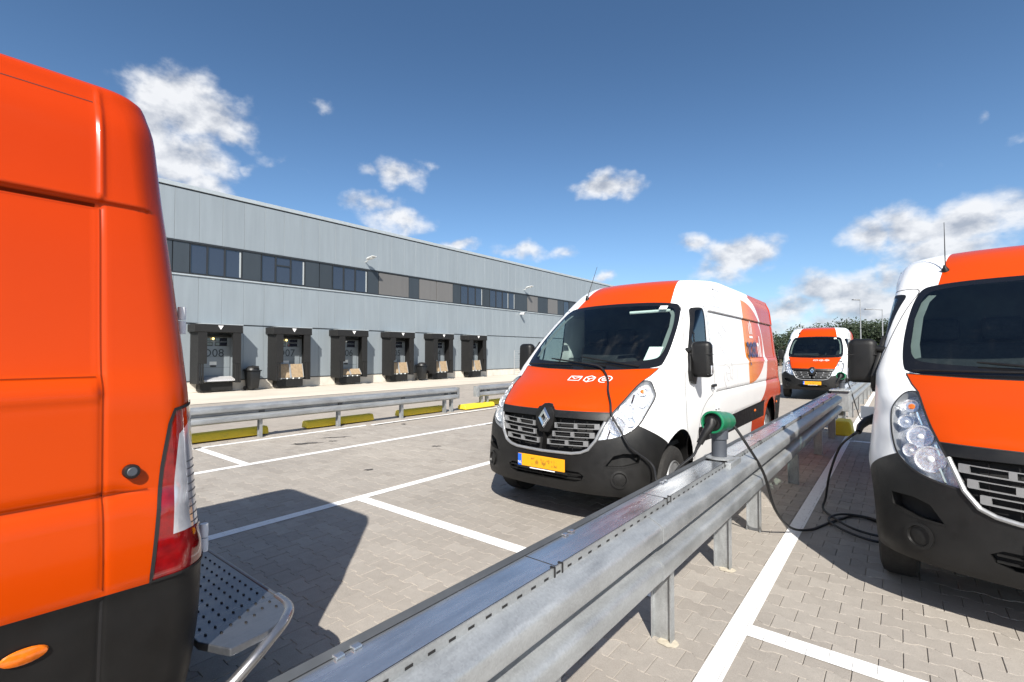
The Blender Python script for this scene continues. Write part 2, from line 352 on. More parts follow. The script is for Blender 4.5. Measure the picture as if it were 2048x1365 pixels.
def sidedisp(y,z):
    # outward displacement of side sheet metal behind the cab
    m=sstep(2.05,2.09,y)*(1-sstep(5.865,5.895,y))      # between door and rear post
    up_=sstep(2.064,2.080,z)*(1-sstep(2.32,2.44,z))
    d=sstep(2.05,2.09,y)*(1-sstep(6.0,6.1,y))*(0.014*up_)                                  # upper band stands proud -> ledge
    d=d-m*0.010*sstep(1.497,1.510,z)*(1-sstep(2.052,2.064,z))
    d=d+m*0.011*bump(z,1.455,.020)
    m2=sstep(2.05,2.09,y)
    d=d-m2*0.010*bump(z,1.135,.010)*(1-sstep(5.95,5.99,y))
    d=d+m2*0.010*(1-sstep(1.06,1.13,z))*sstep(.80,.86,z)
    d=d+0.010*bump(y,5.885,.007)*sstep(2.07,2.10,z)*(1-sstep(2.4,2.5,z)) # rear weld bead
    d=d-0.006*bump(y,5.885,.006)*(1-sstep(2.05,2.09,z))
    # wheel-arch swage front
    r=np.hypot(y-.842,z-.36)
    d=d+.012*bump(r,.47,.05)*(z<1.2)
    r=np.hypot(y-5.174,z-.36)
    d=d+.012*bump(r,.47,.05)*(z<1.2)
    return d
RC=.11 # rear corner
def S(s,v):
    """s in [0,1] front arc, [1,2] side, [2,3] rear corner, [3,4] rear face -> x(>=0),y,z"""
    s=np.asarray(s,float); v=np.asarray(v,float); s,v=np.broadcast_arrays(s,v)
    z=fz(v);W=fW(v);yf=fyf(v);D=fD(v);n=fn(v);yr=fyr(v)
    a=np.clip(s,0,1)*(math.pi/2); sn=np.sin(a);cs=np.clip(np.cos(a),0,None)
    r=(sn**n+cs**n)**(-1/n)
    x=W*sn*r; y=yf+D*(1-cs*r)
    y1=yf+D; rc=np.minimum(RC,W*.9); y2=np.maximum(yr-rc,y1+.01)
    k=np.clip(s-1,0,1); y=np.where(s>1,y1+(y2-y1)*k,y)
    taper=.022*sstep(3.5,6.2,y)*sstep(.9,1.2,z)
    x=np.where(s>1,W-taper,x)
    b=np.clip(s-2,0,1)*(math.pi/2)
    x=np.where(s>2,W-.022*sstep(.9,1.2,z)-rc*(1-np.cos(b)),x); y=np.where(s>2,y2+rc*np.sin(b),y)
    c=np.clip(s-3,0,1); x=np.where(s>3,(W-.022*sstep(.9,1.2,z)-rc)*(1-c),x)
    d=sidedisp(y,z)*np.where(s<=1,sstep(.85,1,s),np.where(s<=2,1,1-sstep(0,.5,s-2)))
    x=x+d*sstep(0,.2,x)
    # nose details: bumper ledge (bumper proud of grille/hood line)
    return np.stack([x,y,z],-1)
def s_from_y(y,v):
    """side parameter for given y"""
    yf=fyf(v);D=fD(v);yr=fyr(v);y1=yf+D;y2=np.maximum(yr-np.minimum(RC,fW(v)*.9),y1+.01)
    s=1+(y-y1)/(y2-y1)
    # front arc inverse
    cs=np.clip(1-(y-yf)/D,0,1); n=fn(v)
    xn=(1-cs**n)**(1/n); a=np.arctan2(xn,cs)/(math.pi/2)
    b=2+np.arcsin(np.clip((y-y2)/np.minimum(RC,fW(v)*.9),0,1))/(math.pi/2)
    return np.where(y<y1,a,np.where(y<=y2,s,b))
def s_from_x(x,v):
    n=fn(v); xn=np.clip(np.asarray(x)/fW(v),0,1); cs=(1-xn**n)**(1/n); return np.arctan2(xn,cs)/(math.pi/2)
# ---------------------------------------------------------------- delivery van
def vz(z): return np.interp(z,TBa[:,1],TBa[:,0])
def SN(s,v,e=2e-3):
    s=np.asarray(s,float); v=np.asarray(v,float)
    p=S(s,v); a=S(np.minimum(s+e,4),v)-S(np.maximum(s-e,0),v); b=S(s,np.minimum(v+e,2.93))-S(s,np.maximum(v-e,.24))
    # mirror-symmetric tangent on the centre line
    n=np.cross(a,b); l=np.linalg.norm(n,axis=-1,keepdims=True); n=n/np.where(l<1e-12,1,l)
    n[...,0]=np.where(s<1e-6,0,n[...,0])
    l=np.linalg.norm(n,axis=-1,keepdims=True); n=n/np.where(l<1e-12,1,l)
    return p,n
Ls=lambda s:np.interp(s,[0,1,2,3,4],[0,1.5,6.0,6.2,7.1]); Li=lambda l:np.interp(l,[0,1.5,6.0,6.2,7.1],[0,1,2,3,4])
def cv(p):
    k,a,z=p; v=float(vz(z)); s={'x':lambda:s_from_x(a,v),'y':lambda:s_from_y(a,v),'s':lambda:a}[k](); return (float(Ls(float(s))),v)
def poly(pts,closed=True,n=7):
    out=[]; N=len(pts)
    for i in range(N if closed else N-1):
        p=pts[i]; q=pts[(i+1)%N]
        if p[0]==q[0]:
            for t in range(n): out.append(cv((p[0],p[1]+(q[1]-p[1])*t/n,p[2]+(q[2]-p[2])*t/n)))
        else:
            a=cv(p); b=cv(q)
            for t in range(n): out.append((a[0]+(b[0]-a[0])*t/n,a[1]+(b[1]-a[1])*t/n))
    if not closed: out.append(cv(pts[-1]))
    return out
def chaikin(pts,closed=True,it=2):
    for _ in range(it):
        out=[]; N=len(pts)
        for i in range(N if closed else N-1):
            p=pts[i]; q=pts[(i+1)%N]; out+=[(p[0],p[1]*.75+q[1]*.25,p[2]*.75+q[2]*.25),(p[0],p[1]*.25+q[1]*.75,p[2]*.25+q[2]*.75)]
        pts=out if closed else [pts[0]]+out[1:-1]+[pts[-1]]
    return pts
X_=lambda *l:[('x',a,b) for a,b in l]; Y_=lambda *l:[('y',a,b) for a,b in l]; S_=lambda *l:[('s',a,b) for a,b in l]
def arc(cy,cz,r,a0,a1,n=20): return [('y',cy+r*math.cos(R(a0+(a1-a0)*i/n)),cz+r*math.sin(R(a0+(a1-a0)*i/n))) for i in range(n+1)]
BOT=.33
PG={}
PG['arch_f']=poly(arc(.835,.42,.44,-14,194)+Y_((.40,.20)) if False else arc(.835,.42,.44,-12,192),n=2)
PG['arch_r']=poly(arc(5.174,.42,.44,-12,192),n=2)
wside=X_((.793,1.43),(.817,1.50),(.820,1.66),(.793,1.88),(.752,2.04),(.716,2.11),(.66,2.145),(.40,2.165),(0,2.170))
PG['frit']=poly(chaikin(X_((0,1.402),(.4,1.41))+wside,False),n=3)
PG['windscreen']=poly(chaikin(X_((0,1.475),(.4,1.485),(.72,1.51),(.765,1.56),(.775,1.66),(.752,1.88),(.712,2.02),(.675,2.075),(.62,2.10),(.40,2.122),(0,2.127)),False),n=3)
hside=X_((.793,1.43),(.757,1.36),(.72,1.312),(.69,1.215),(.662,1.135),(.635,1.076),(.62,1.045))
PG['hood']=poly(X_((0,1.402),(.4,1.41))+hside+X_((.10,1.045),(.075,1.062),(.045,1.095),(0,1.10)))
PG['headlight']=poly(chaikin(X_((.72,1.312),(.757,1.318),(.80,1.30),(.852,1.225),(.866,1.168),(.854,1.053),(.826,.94),(.765,.878),(.69,.838),(.605,.816),(.503,.799),(.545,.887),(.60,1.0),(.62,1.045),(.635,1.076),(.662,1.135),(.69,1.215))),n=3)
PG['grille']=poly(X_((0,.985),(.30,.985),(.585,.978),(.515,.803),(.455,.72),(.39,.69),(.305,.675),(0,.668)))
PG['bar']=poly(X_((0,1.10),(.045,1.095),(.075,1.062),(.10,1.045),(.62,1.045),(.585,.978),(.30,.985),(0,.985)))
PG['bumper']=poly(X_((0,.985),(.515,.95),(.822,.94))+Y_((.56,.775),(.62,.30))+S_((0,.30)))
PG['vent']=poly(X_((.60,.588),(.665,.682),(.74,.705),(.85,.70),(.845,.625),(.74,.592)),n=5)
PG['lowgrille']=poly(X_((0,.525),(.37,.52),(.42,.49),(.40,.45),(.33,.425),(0,.42)),n=5)
PG['sideglass']=poly(chaikin(Y_((1.15,1.415),(1.30,1.66),(1.645,1.98),(1.715,2.045),(1.77,2.063),(1.85,2.065),(1.885,2.03),(1.88,1.90),(1.835,1.42),(1.79,1.385),(1.16,1.385))),n=3)
PG['seal']=poly(chaikin(Y_((1.11,1.41),(1.265,1.67),(1.62,2.005),(1.70,2.075),(1.76,2.09),(1.87,2.092),(1.915,2.05),(1.912,1.90),(1.868,1.41),(1.81,1.355),(1.12,1.355))),n=3)
PG['door']=poly(chaikin(Y_((1.02,1.30),(1.07,1.44),(1.225,1.68),(1.60,2.03),(1.70,2.115),(1.77,2.135),(1.91,2.13),(1.985,2.08),(2.0,1.90),(2.02,1.14),(1.70,1.07),(1.50,.96),(1.42,.84),(1.36,.50),(1.10,.50),(1.02,.95))),n=3)
PG['clad']=poly(Y_((1.42,.805),(2.8,.808),(4.66,.845),(4.70,.60),(2.5,.60),(1.50,.645),(1.43,.70)),n=8)
PG['rbump']=poly(Y_((5.58,.845),(6.0,.835))+S_((2.5,.835),(3.35,.83),(3.4,.60),(4,.60),(4,.36),(2,.36))+Y_((5.60,.36)),n=8)
tl=Y_((6.005,.84),(6.02,1.0),(6.04,1.2),(6.062,1.34),(6.078,1.385))
PG['tail']=poly(tl+S_((2.9,1.405),(3.10,1.37),(3.10,.86),(2.5,.845)),n=6)
PG['tailclear']=poly(Y_((6.066,.975),(6.076,1.15),(6.092,1.30))+S_((2.75,1.36),(3.06,1.34),(3.06,.975)),n=6)
PG['rdoor']=poly(S_((3.12,2.28),(4,2.33),(4,.62),(3.12,.62)),n=10)
ORDER=['arch_f','arch_r','vent','lowgrille','tailclear','tail','headlight','windscreen','frit','hood','bar','grille','sideglass','seal','door','bumper','clad','rbump','rdoor']
def inside(P,pts):
    P=np.asarray(P); x,y=pts[:,0],pts[:,1]; r=np.zeros(len(pts),bool); n=len(P)
    for i in range(n):
        x1,y1=P[i]; x2,y2=P[(i+1)%n]
        if y1==y2: continue
        c=((y1>y)!=(y2>y))&(x<(x2-x1)*(y-y1)/(y2-y1)+x1); r^=c
    return r
def van_atlas():
    vs=[];es=[]
    for k in ORDER:
        P=PG[k]; b=len(vs); vs+=P; es+=[(b+i,b+(i+1)%len(P)) for i in range(len(P))]
    rows=sorted(set(list(np.arange(BOT,2.12,.045))+[1.06,1.09,1.12,1.135,1.15,1.43,1.455,1.48,1.50,1.515,2.05,2.056,2.062,2.068,2.074,2.08,2.086,2.10]+list(np.arange(2.14,2.70,.035))+list(np.arange(2.7,2.94,.03))+[2.94]))
    vs0=[]
    for v in rows:
        for s in np.concatenate([np.linspace(0,1,38),1+np.linspace(0,1,62)[1:],2+np.linspace(0,1,9)[1:],3+np.linspace(0,1,7)[1:]]):
            vs0.append((float(Ls(s)),float(v)))
        for y in (2.05,2.07,2.09,5.855,5.868,5.875,5.88,5.885,5.89,5.895,5.902,5.915):
            vs0.append((float(Ls(float(s_from_y(y,v)))),float(v)))
    b=len(vs); bl=[(0,BOT)]+[(float(Ls(s)),BOT) for s in np.linspace(.03,3.97,120)]+[(7.1,BOT)]
    vs+=bl; es+=[(b+i,b+i+1) for i in range(len(bl)-1)]
    allv=[Vector((p[0],p[1]*1.0)) for p in vs+vs0]
    o=delaunay_2d_cdt(allv,es,[],0,1e-5)
    V=np.array([[p.x,p.y] for p in o[0]]); T=np.array([list(f) for f in o[2] if len(f)==3])
    cen=V[T].mean(1); lab=np.full(len(T),'shell',dtype=object); done=np.zeros(len(T),bool)
    for k in ORDER:
        m=inside(PG[k],cen)&~done; lab[m]=k; done|=m
    keep=(cen[:,1]>BOT); T=T[keep]; lab=lab[keep]
    s=Li(V[:,0]); P,N=SN(s,V[:,1]); return V,P,N,T,lab
_V,_P,_N,_T,_L=van_atlas()
def part_mesh(name,keys,mat,sides=(1,-1),off=0.0,mesh_only=False):
    keys=[keys] if isinstance(keys,str) else keys
    T=_T[np.isin(_L,keys)]; idx,inv=np.unique(T,return_inverse=True); T=inv.reshape(-1,3)
    vs=[];ns=[];fs=[]
    for sd in sides:
        P=(_P[idx]+_N[idx]*off)*np.array([sd,1,1]); N=_N[idx]*np.array([sd,1,1]); b=len(vs); vs+=P.tolist(); ns+=N.tolist()
        # orient by normal
        t=T.copy(); a=P[t[:,1]]-P[t[:,0]]; c=P[t[:,2]]-P[t[:,0]]; fl=(np.cross(a,c)*N[t].mean(1)).sum(1)<0; t[fl]=t[fl][:,::-1]
        fs+=(t+b).tolist()
    me=bpy.data.meshes.new(name); me.from_pydata(vs,[],fs,shade_flat=False); me.materials.append(mat); me.update()
    me.normals_split_custom_set_from_vertices(ns); return me
def ribbon(mb,P,w=.007,off=.0015,sides=(1,-1),closed=True):
    L=np.array(P); s=Li(L[:,0]); p,n=SN(s,L[:,1]); m=len(p)
    for sd in sides:
        q=p*np.array([sd,1,1]); nn=n*np.array([sd,1,1]); vs=[]
        for i in range(m):
            t=q[(i+1)%m if closed else min(i+1,m-1)]-q[i-1 if closed else max(i-1,0)]; t/=max(np.linalg.norm(t),1e-9); b=np.cross(nn[i],t); vs+=[q[i]+nn[i]*off+b*w/2,q[i]+nn[i]*off-b*w/2]
        mb.add(vs,[(2*i,2*i+1,2*((i+1)%m)+1,2*((i+1)%m)) for i in range(m if closed else m-1)])
def walls(mb,P,depth,sides=(1,-1)):
    L=np.array(P); p,n=SN(Li(L[:,0]),L[:,1]); m=len(p)
    for sd in sides:
        q=p*np.array([sd,1,1]); k=(p-n*depth)*np.array([sd,1,1]); mb.add(list(q)+list(k),[(i,(i+1)%m,m+(i+1)%m,m+i) for i in range(m)])
def on(x,z,side=1,off=0.):
    v=float(vz(z)); p,n=SN(np.array([float(s_from_x(x,v))]),np.array([v])); return Vector((p[0]+n[0]*off)*np.array([side,1,1])),Vector(n[0]*np.array([side,1,1]))
def ony(y,z,side=1,off=0.):
    v=float(vz(z)); p,n=SN(np.array([float(s_from_y(y,v))]),np.array([v])); return Vector((p[0]+n[0]*off)*np.array([side,1,1])),Vector(n[0]*np.array([side,1,1]))
def rounded(name,c,d,r,mat,parent,rot=None,seg=3):
    mb=MB(); mb.box((0,0,0),d,rot); mb.v=[tuple(Vector(p)+Vector(c)) for p in mb.v]; return mb.build(name,mat,parent,smooth=True,bevel=r,seg=seg)
def make_van():
    V=empty('delivery_van')
    P=lambda name,keys,mat,sides=(1,-1),off=0: link(name,part_mesh(name,keys,mat,sides,off),V)
    shell=P('body_shell','shell',M_livery)
    hood=P('hood','hood',M_orange)
    P('grille_top_bar','bar',M_black); bump=P('front_bumper','bumper',M_black)
    P('rear_bumper','rbump',M_black)
    fr=P('windscreen_surround','frit',M_gloss); P('windscreen','windscreen',M_wind)
    g=MB(); ribbon(g,poly(X_((.0,1.402),(.4,1.41))+hside+X_((.10,1.045),(.075,1.062),(.045,1.095),(0,1.10)),False),.008,closed=False); g.build('panel_gap',M_gap,hood)
    g=MB(); ribbon(g,poly(Y_((2.06,1.455),(2.06,2.0)),False),.004,closed=False); 
    for y in (3.05,3.95): ribbon(g,poly(Y_((y,1.16),(y,2.07)),False),.0025,.001,closed=False)
    pass
    ribbon(g,poly(Y_((5.0,2.41),(5.87,2.41)),False,n=30),.003,.001,closed=False)
    ribbon(g,poly(Y_((5.885,.84),(5.885,.42)),False,n=20),.008,.003,closed=False)
    q=MB()
    for L_,w_ in ((Y_((5.885,.845),(5.885,2.05)),.0045),(Y_((2.03,1.135),(6.0,1.135)),.006),(Y_((2.08,2.060),(5.87,2.060)),.014),(Y_((2.08,1.502),(5.87,1.502)),.006)): ribbon(q,poly(L_,False,n=60),w_,.004,closed=False)  # rear seam line; other dark strips put crease and ledge shade into colour
    q.build('seam_shade',M_seamshade,shell)
    g.build('panel_gap',M_gap,shell)
    for sd in (1,-1):
        d=P('front_door','door',M_livery,(sd,)); g=MB(); ribbon(g,PG['door'],.007,sides=(sd,)); g.build('panel_gap',M_gap,d)
        P('window_seal','seal',M_black,(sd,),.002)
        sg=P('side_window','sideglass',M_sideglass,(sd,))
        g=MB(); ribbon(g,poly(Y_((1.42,1.39),(1.475,1.86)),False),.03,.003,(sd,),False); g.build('window_divider',M_black,sg)
        P('side_cladding','clad',M_black,(sd,),.004)
        # door handle
        p,n=ony(1.90,1.215,sd,.012); h=MB(); h.lathe([(.055,0),(.062,.006),(.05,.012)],18,frame(p-n*.012,n,(0,1,0))); hd=h.build('door_handle',M_white_pl,d,smooth=True)
        rounded('handle_grip',p+n*.012,(.025,.15,.032),.01,M_black,hd)
        # mirror
        m=empty('mirror'); m.parent=V
        bp=[ony(*q,sd,.004)[0] for q in ((1.10,1.40),(1.19,1.55),(1.33,1.72),(1.37,1.60),(1.35,1.40),(1.25,1.26),(1.12,1.30))]
        b=MB(); n=ony(1.2,1.4,sd)[1]; k=len(bp); b.add(bp+[p+n*.03 for p in bp],[tuple(range(k)),tuple(range(k,2*k))]+[(i,(i+1)%k,k+(i+1)%k,k+i) for i in range(k)]); b.build('mirror_base',M_black,m,smooth=True,bevel=.006)
        hx=sd*1.085; 
        h=MB(); h.box((0,0,0),(.215,.13,.36)); h.v=[(x*(1 if z<0 else .90)+sd*(-.0),y*(.9 if x*sd>0 else 1),z) for x,y,z in h.v]; h.v=[(x+hx,y+1.24,z+1.515) for x,y,z in h.v]
        h.build('mirror_housing',M_black,m,smooth=True,bevel=.052,seg=5)
        for zz in (1.615,1.405):
            a=MB(); a.tube([(sd*.90,1.22,zz-.02),(sd*1.00,1.23,zz),(sd*1.08,1.24,zz)],.028,10); a.build('mirror_arm',M_black,m,smooth=True)
        rounded('mirror_glass',(hx,1.308,1.515),(.17,.008,.29),.003,M_chrome,m)
        rounded('mirror_indicator',(sd*1.182,1.23,1.41),(.014,.05,.09),.006,M_clearlens,m)
        b=MB(); b.box((hx,1.24,1.565),(.199,.120,.006)); b.build('mirror_seam',M_gap,m,bevel=.002)
        # headlight
        H=empty('headlight'); H.parent=V
        link('lamp_bucket',part_mesh('lamp_bucket','headlight',M_refl,(sd,),-.05),H)
        w=MB(); walls(w,PG['headlight'],.05,(sd,)); w.build('lamp_rim',M_silver,H)
        link('lens',part_mesh('lens','headlight',M_lens,(sd,),.001),H)
        e=MB(); ribbon(e,PG['headlight'],.012,.002,(sd,)); e.build('lens_edge',M_gap,H)
        for (x,z,r,mat) in ((.765,1.235,.040,M_amber),(.792,1.14,.042,M_chrome),(.718,1.068,.066,M_chrome),(.67,.945,.074,M_chrome),(.765,.975,.04,M_chrome)):
            p,n=on(x,z,sd,-.02); n=(n+Vector((0,-1.3,0))).normalized(); F=frame(p-n*.028,n,(0,0,1))
            b=MB(); b.lathe([(r*.25,-.02),(r*.6,-.005),(r*.9,.02),(r,.034),(r*1.06,.034),(r*1.06,.022)],22,F); b.build('lamp_reflector',M_lamp,H,smooth=True)
            b=MB(); kk=1 if mat is M_chrome else 1.9; b.lathe([(r*.26*kk,.0),(r*.30*kk,.018),(r*.18*kk,.03),(r*.04,.033)],14,F); b.build('bulb',M_white_pl if mat is M_chrome else M_amber,H,smooth=True)
        for k,(x,z) in enumerate(((.60,.855),(.62,.99),(.71,1.17))):
            p,n=on(x,z,sd,-.035); b=MB(); b.tube([p+Vector((0,0,-.05)),p+Vector((sd*.03,.01,.05))],.008,6); b.build('lamp_trim',M_chrome,H,smooth=True)
        # vents, fog lamp cap
        vt=link('bumper_vent',part_mesh('bumper_vent','vent',M_dark,(sd,),-.06),bump); w=MB(); walls(w,PG['vent'],.06,(sd,)); w.build('vent_wall',M_black,bump)
        e=MB(); ribbon(e,poly(X_((.59,.586),(.74,.588),(.86,.622)),False),.012,.003,(sd,),False); e.build('vent_lip',M_silver if False else M_black,bump)
        p,n=on(.715,.485,sd); b=MB(); b.lathe([(.075,-.004),(.078,.010),(.060,.012),(.055,-.002),(.03,.002),(.001,.003)],26,frame(p,n,(0,0,1))); b.build('fog_lamp_cap',M_black,bump,smooth=True)
        # tail light
        tq=P('tail_light','tail',M_redlens,(sd,),.003); link('clear_section',part_mesh('clear_section','tailclear',M_clearlens,(sd,),.003),tq)
        e=MB(); ribbon(e,PG['tail'],.011,.005,(sd,)); e.build('lens_edge',M_gap,tq)
        for zz in np.arange(.99,1.22,.026):
            e=MB(); ribbon(e,poly(S_((2.42,zz),(2.80,zz+.002)),False,n=16),.004,.0036,(sd,),False); e.build('lens_rib',M_darksteel,tq)
        e=MB(); ribbon(e,poly(S_((2.36,.972),(3.07,.968)),False),.006,.006,(sd,),False); e.build('lens_divider',M_redlens,tq)
        rd=P('rear_door','rdoor',M_livery,(sd,)); g=MB(); ribbon(g,PG['rdoor'],.012,sides=(sd,)); g.build('panel_gap',M_gap,rd)
        for zz in (1.70,.90):
            p,_=SN(np.array([2.98]),np.array([zz])); p=Vector(p[0]*np.array([sd,1,1])); b=MB()
            for dz in (-.026,.026): b.lathe([(.0,-.024),(.013,-.024),(.014,0),(.013,.024),(0,.024)],14,frame(p+Vector((sd*.006,.012,dz)),(0,0,1)))
            b.build('hinge',M_white_pl,rd,smooth=True)
        # side markers
        for (y,z) in ((4.05,.736),(5.72,.735)):
            p,n=ony(y,z,sd,.004); b=MB(); F=frame(p,n,(0,1,0))@Matrix.Diagonal((1.7,.75,1,1)); b.lathe([(.030,0),(.028,.006),(.015,.011),(.001,.012)],20,F); b.build('side_marker',M_amber,V,smooth=True)
    # cowl, wipers
    for (x0,z0,x1,z1) in ((.30,1.425,-.42,1.50),(-.38,1.42,-.80,1.475) if False else (.62,1.43,-.02,1.52)):
        pts=[]
        for i in range(9):
            q=i/8; x=x0+(x1-x0)*q; z=z0+(z1-z0)*q; pts.append(on(abs(x),z,1 if x>=0 else -1,.022)[0])
        b=MB(); b.tube(pts,[.012]+[.009]*7+[.006],6); b.build('wiper',M_black,V,smooth=True)
    pts=[on(abs(x),1.44+.0*x,1 if x>=0 else -1,.02)[0] for x in np.linspace(-.1,-.75,9)]; b=MB(); b.tube(pts,.008,6); b.build('wiper',M_black,V,smooth=True)
    # grille
    G=empty('grille'); G.parent=V
    link('grille_back',part_mesh('grille_back','grille',M_dark,(1,-1),-.075),G)
    w=MB(); walls(w,PG['grille'],.075); w.build('grille_well',M_black,G)
    edge=X_((.578,.968),(.515,.803),(.455,.722),(.39,.692),(.305,.677),(0,.670))
    for sd in (1,-1):
        L=np.array(poly(edge,False,8)); p,n=SN(Li(L[:,0]),L[:,1]); b=MB(); b.tube([Vector(q*np.array([sd,1,1])) for q in p+n*.004],.014,8); b.build('chrome_surround',M_silver,G,smooth=True)
        for row,(z,xa,xb) in enumerate(((.925,.115,.535),(.848,.10,.50),(.772,.05,.45))):
            b=MB()
            def bar(xs,zs,hh,dd,off):
                A=[on(x,zz,sd,off) for x,zz in zip(xs,zs)]
                for i in range(len(A)-1):
                    (p,n),(q,m)=A[i],A[i+1]; u=Vector((0,0,hh/2)); b.add([p-u,p+u,q-u,q+u,p-u-n*dd,p+u-n*dd,q-u-m*dd,q+u-m*dd],[(0,1,3,2),(4,6,7,5),(1,5,7,3),(0,2,6,4),(0,4,5,1),(2,3,7,6)])
            sl=.018
            Z0=lambda x:z-.012*(1-(x-xa)/(xb-xa))
            xs=np.linspace(xa,xb,7)
            bar(xs,[Z0(x)+.021 for x in xs],.006,.03,-.004); bar(xs,[Z0(x)-.021 for x in xs],.008,.03,-.004)
            mid=(xa+xb)/2
            for (c,wd) in ((xa+.008,.02),(mid,.032),(xb-.018,.044)):
                q=np.linspace(c-wd/2,c+wd/2,3); bar(q,[Z0(x) for x in q],.046,.026,-.003)
            b.build('grille_slat',M_silver,G)
        for x in (.16,.30,.42):
            b=MB(); p,n=on(x,.97,sd,-.03); q,m=on(x,.70,sd,-.03); b.tube([p,q],.004,5); b.build('grille_rib',M_black,G)
    p,n=on(0,1.0,1,0); hb=MB(); F=frame(p+Vector((0,.01,-.02)),(0,-1,.12),(1,0,0))
    outl=[(-.075,.10),(.075,.10),(.115,.04),(.105,-.06),(.055,-.15),(-.055,-.15),(-.105,-.06),(-.115,.04)]
    k=len(outl); vs=[F@Vector((a,c,-.03)) for a,c in outl]+[F@Vector((a*.92,c*.94,.022)) for a,c in outl]
    hb.add(vs,[tuple(range(k)),tuple(range(k,2*k))]+[(i,(i+1)%k,k+(i+1)%k,k+i) for i in range(k)]); hb.build('badge_housing',M_black,G,smooth=True,bevel=.006)
    bd=MB(); o4=[(0,.098),(.066,0),(0,-.098),(-.066,0)]; F2=frame(p+Vector((0,-.018,-.028)),(0,-1,.12),(1,0,0))
    ring=lambda sc,h:[F2@Vector((a*sc,c*(sc if sc>.6 else sc*1.0),h)) for a,c in o4]
    r0,r1,r2,r3=ring(1,.0),ring(.80,.020),ring(.40,.018),ring(.36,.0)
    vs=r0+r1+r2+r3; fs=[]
    for a in range(3):
        for i in range(4): j=(i+1)%4; fs.append((4*a+i,4*a+j,4*a+4+j,4*a+4+i))
    bd.add(vs,fs); bd.build('badge',M_chrome,G)
    # lower grille
    link('lower_grille_back',part_mesh('lower_grille_back','lowgrille',M_dark,(1,-1),-.05),bump); w=MB(); walls(w,PG['lowgrille'],.05); w.build('lower_grille_well',M_black,bump)
    for z in (.455,.492):
        b=MB(); L=np.array(poly(X_((0,z),(.395,z)),False,10)); pp,nn=SN(Li(L[:,0]),L[:,1]); pt=[Vector(q*np.array([-1,1,1])) for q in (pp-nn*.012)[::-1]]+[Vector(q) for q in (pp-nn*.012)[1:]]; b.tube(pt,.008,6); b.build('lower_grille_slat',M_black,bump)
    # number plate
    pl=MB(); pl.box((0,-.022,.565),(.52,.012,.112)); npl=pl.build('number_plate',MATS_plate,V,bevel=.003)
    b=MB(); b.box((-.237,-.0295,.565),(.042,.003,.108)); b.build('plate_band',M_blue,npl)
    vs,fs=text_mesh('NL',.035); b=MB(); b.add([(x-.237,-.0322,y+.528) for x,y,z in vs],fs); b.build('plate_letters',M_whiteprint,npl)
    b=MB(); b.box((.01,-.02,.500),(.56,.016,.018)); b.build('plate_holder',M_black,npl); b=MB(); b.box((.02,-.0295,.5),(.28,.002,.008)); b.build('holder_print',M_whiteprint,npl)
    # wheels
    for (y,sd) in ((.842,1),(.842,-1),(5.174,1),(5.174,-1)):
        wh=empty('wheel'); wh.parent=V; F=frame((sd*.94,y,.345),(sd,0,0),(0,0,1))
        b=MB(); b.lathe([(.205,-.20),(.30,-.205),(.335,-.19),(.345,-.16),(.346,-.04),(.335,-.012),(.30,.004),(.235,.004),(.212,-.01),(.205,-.03)],40,F,closed=True); b.build('tyre',M_rubber,wh,smooth=True)
        b=MB(); b.lathe([(.211,-.012),(.205,.002),(.196,-.004),(.190,-.03),(.16,-.035),(.13,-.018),(.085,-.01),(.075,.012),(.05,.02),(.001,.022)],36,F); b.build('rim',M_steelrim,wh,smooth=True)
        for i in range(12):
            a=2*math.pi*i/12; b=MB(); q=F@Vector((.170*math.cos(a),.170*math.sin(a),-.028)); b.lathe([(.016,0),(.016,.002),(.001,.0025)],8,frame(q,(sd,0,0),(0,0,1))); b.build('rim_hole',M_dark,wh)
        for i in range(5):
            a=2*math.pi*i/5; b=MB(); q=F@Vector((.065*math.cos(a),.065*math.sin(a),.012)); b.lathe([(.010,0),(.010,.016),(.001,.018)],6,frame(q,(sd,0,0),(0,0,1))); b.build('wheel_nut',M_darksteel,wh)
        # inner arch
        b=MB(); prof=[(y+.455*math.cos(R(a)),.42+.455*math.sin(R(a))) for a in range(-8,189,14)]; vs=[(sd*.925,p,q) for p,q in prof]+[(sd*.62,p,q) for p,q in prof]; k=len(prof)
        b.add(vs,[(i,i+1,k+i+1,k+i) for i in range(k-1)]+[tuple(range(k,2*k))]); b.build('wheel_arch_liner',M_dark if False else M_black,V,smooth=True)
    b=MB(); b.span((-.80,.55,.30),(.80,6.02,.36)); b.build('underbody',M_dark,V)
    # cab interior
    b=MB(); prof=[(.80,.9),(.80,1.36),(1.0,1.42),(1.32,1.40),(1.45,1.30),(1.48,.9)]; b.prism([(p,q) for p,q in prof],0,-.82,.82); b.build('dashboard',M_inner,V,smooth=True,bevel=.03)
    b=MB(); b.prism([(1.18,1.40),(1.22,1.49),(1.36,1.46),(1.40,1.38)],0,.20,.62); b.build('instrument_hood',M_inner,V,smooth=True,bevel=.015)
    b=MB(); F=frame((.41,1.56,1.32),(0,.85,.62),(1,0,0)); b.lathe([(.185+.014*math.cos(a),.014*math.sin(a)) for a in np.linspace(0,2*math.pi,9)[:-1]],28,F,closed=True); b.tube([F@Vector((-.18,0,0)),F@Vector((.18,0,0))],.018,6); b.build('steering_wheel',M_inner,V,smooth=True)
    b=MB(); b.span((-.88,2.36,.5),(.88,2.40,2.36)); b.build('bulkhead',M_inner,V)
    b=MB(); b.span((-.85,.9,.66),(.85,2.36,.70)); b.build('cab_floor',M_inner,V)
    b=MB(); b.prism([(1.86,2.17),(2.36,2.33),(2.36,2.30),(1.87,2.14)],0,-.60,.60); b.build('head_lining',M_inner,V)
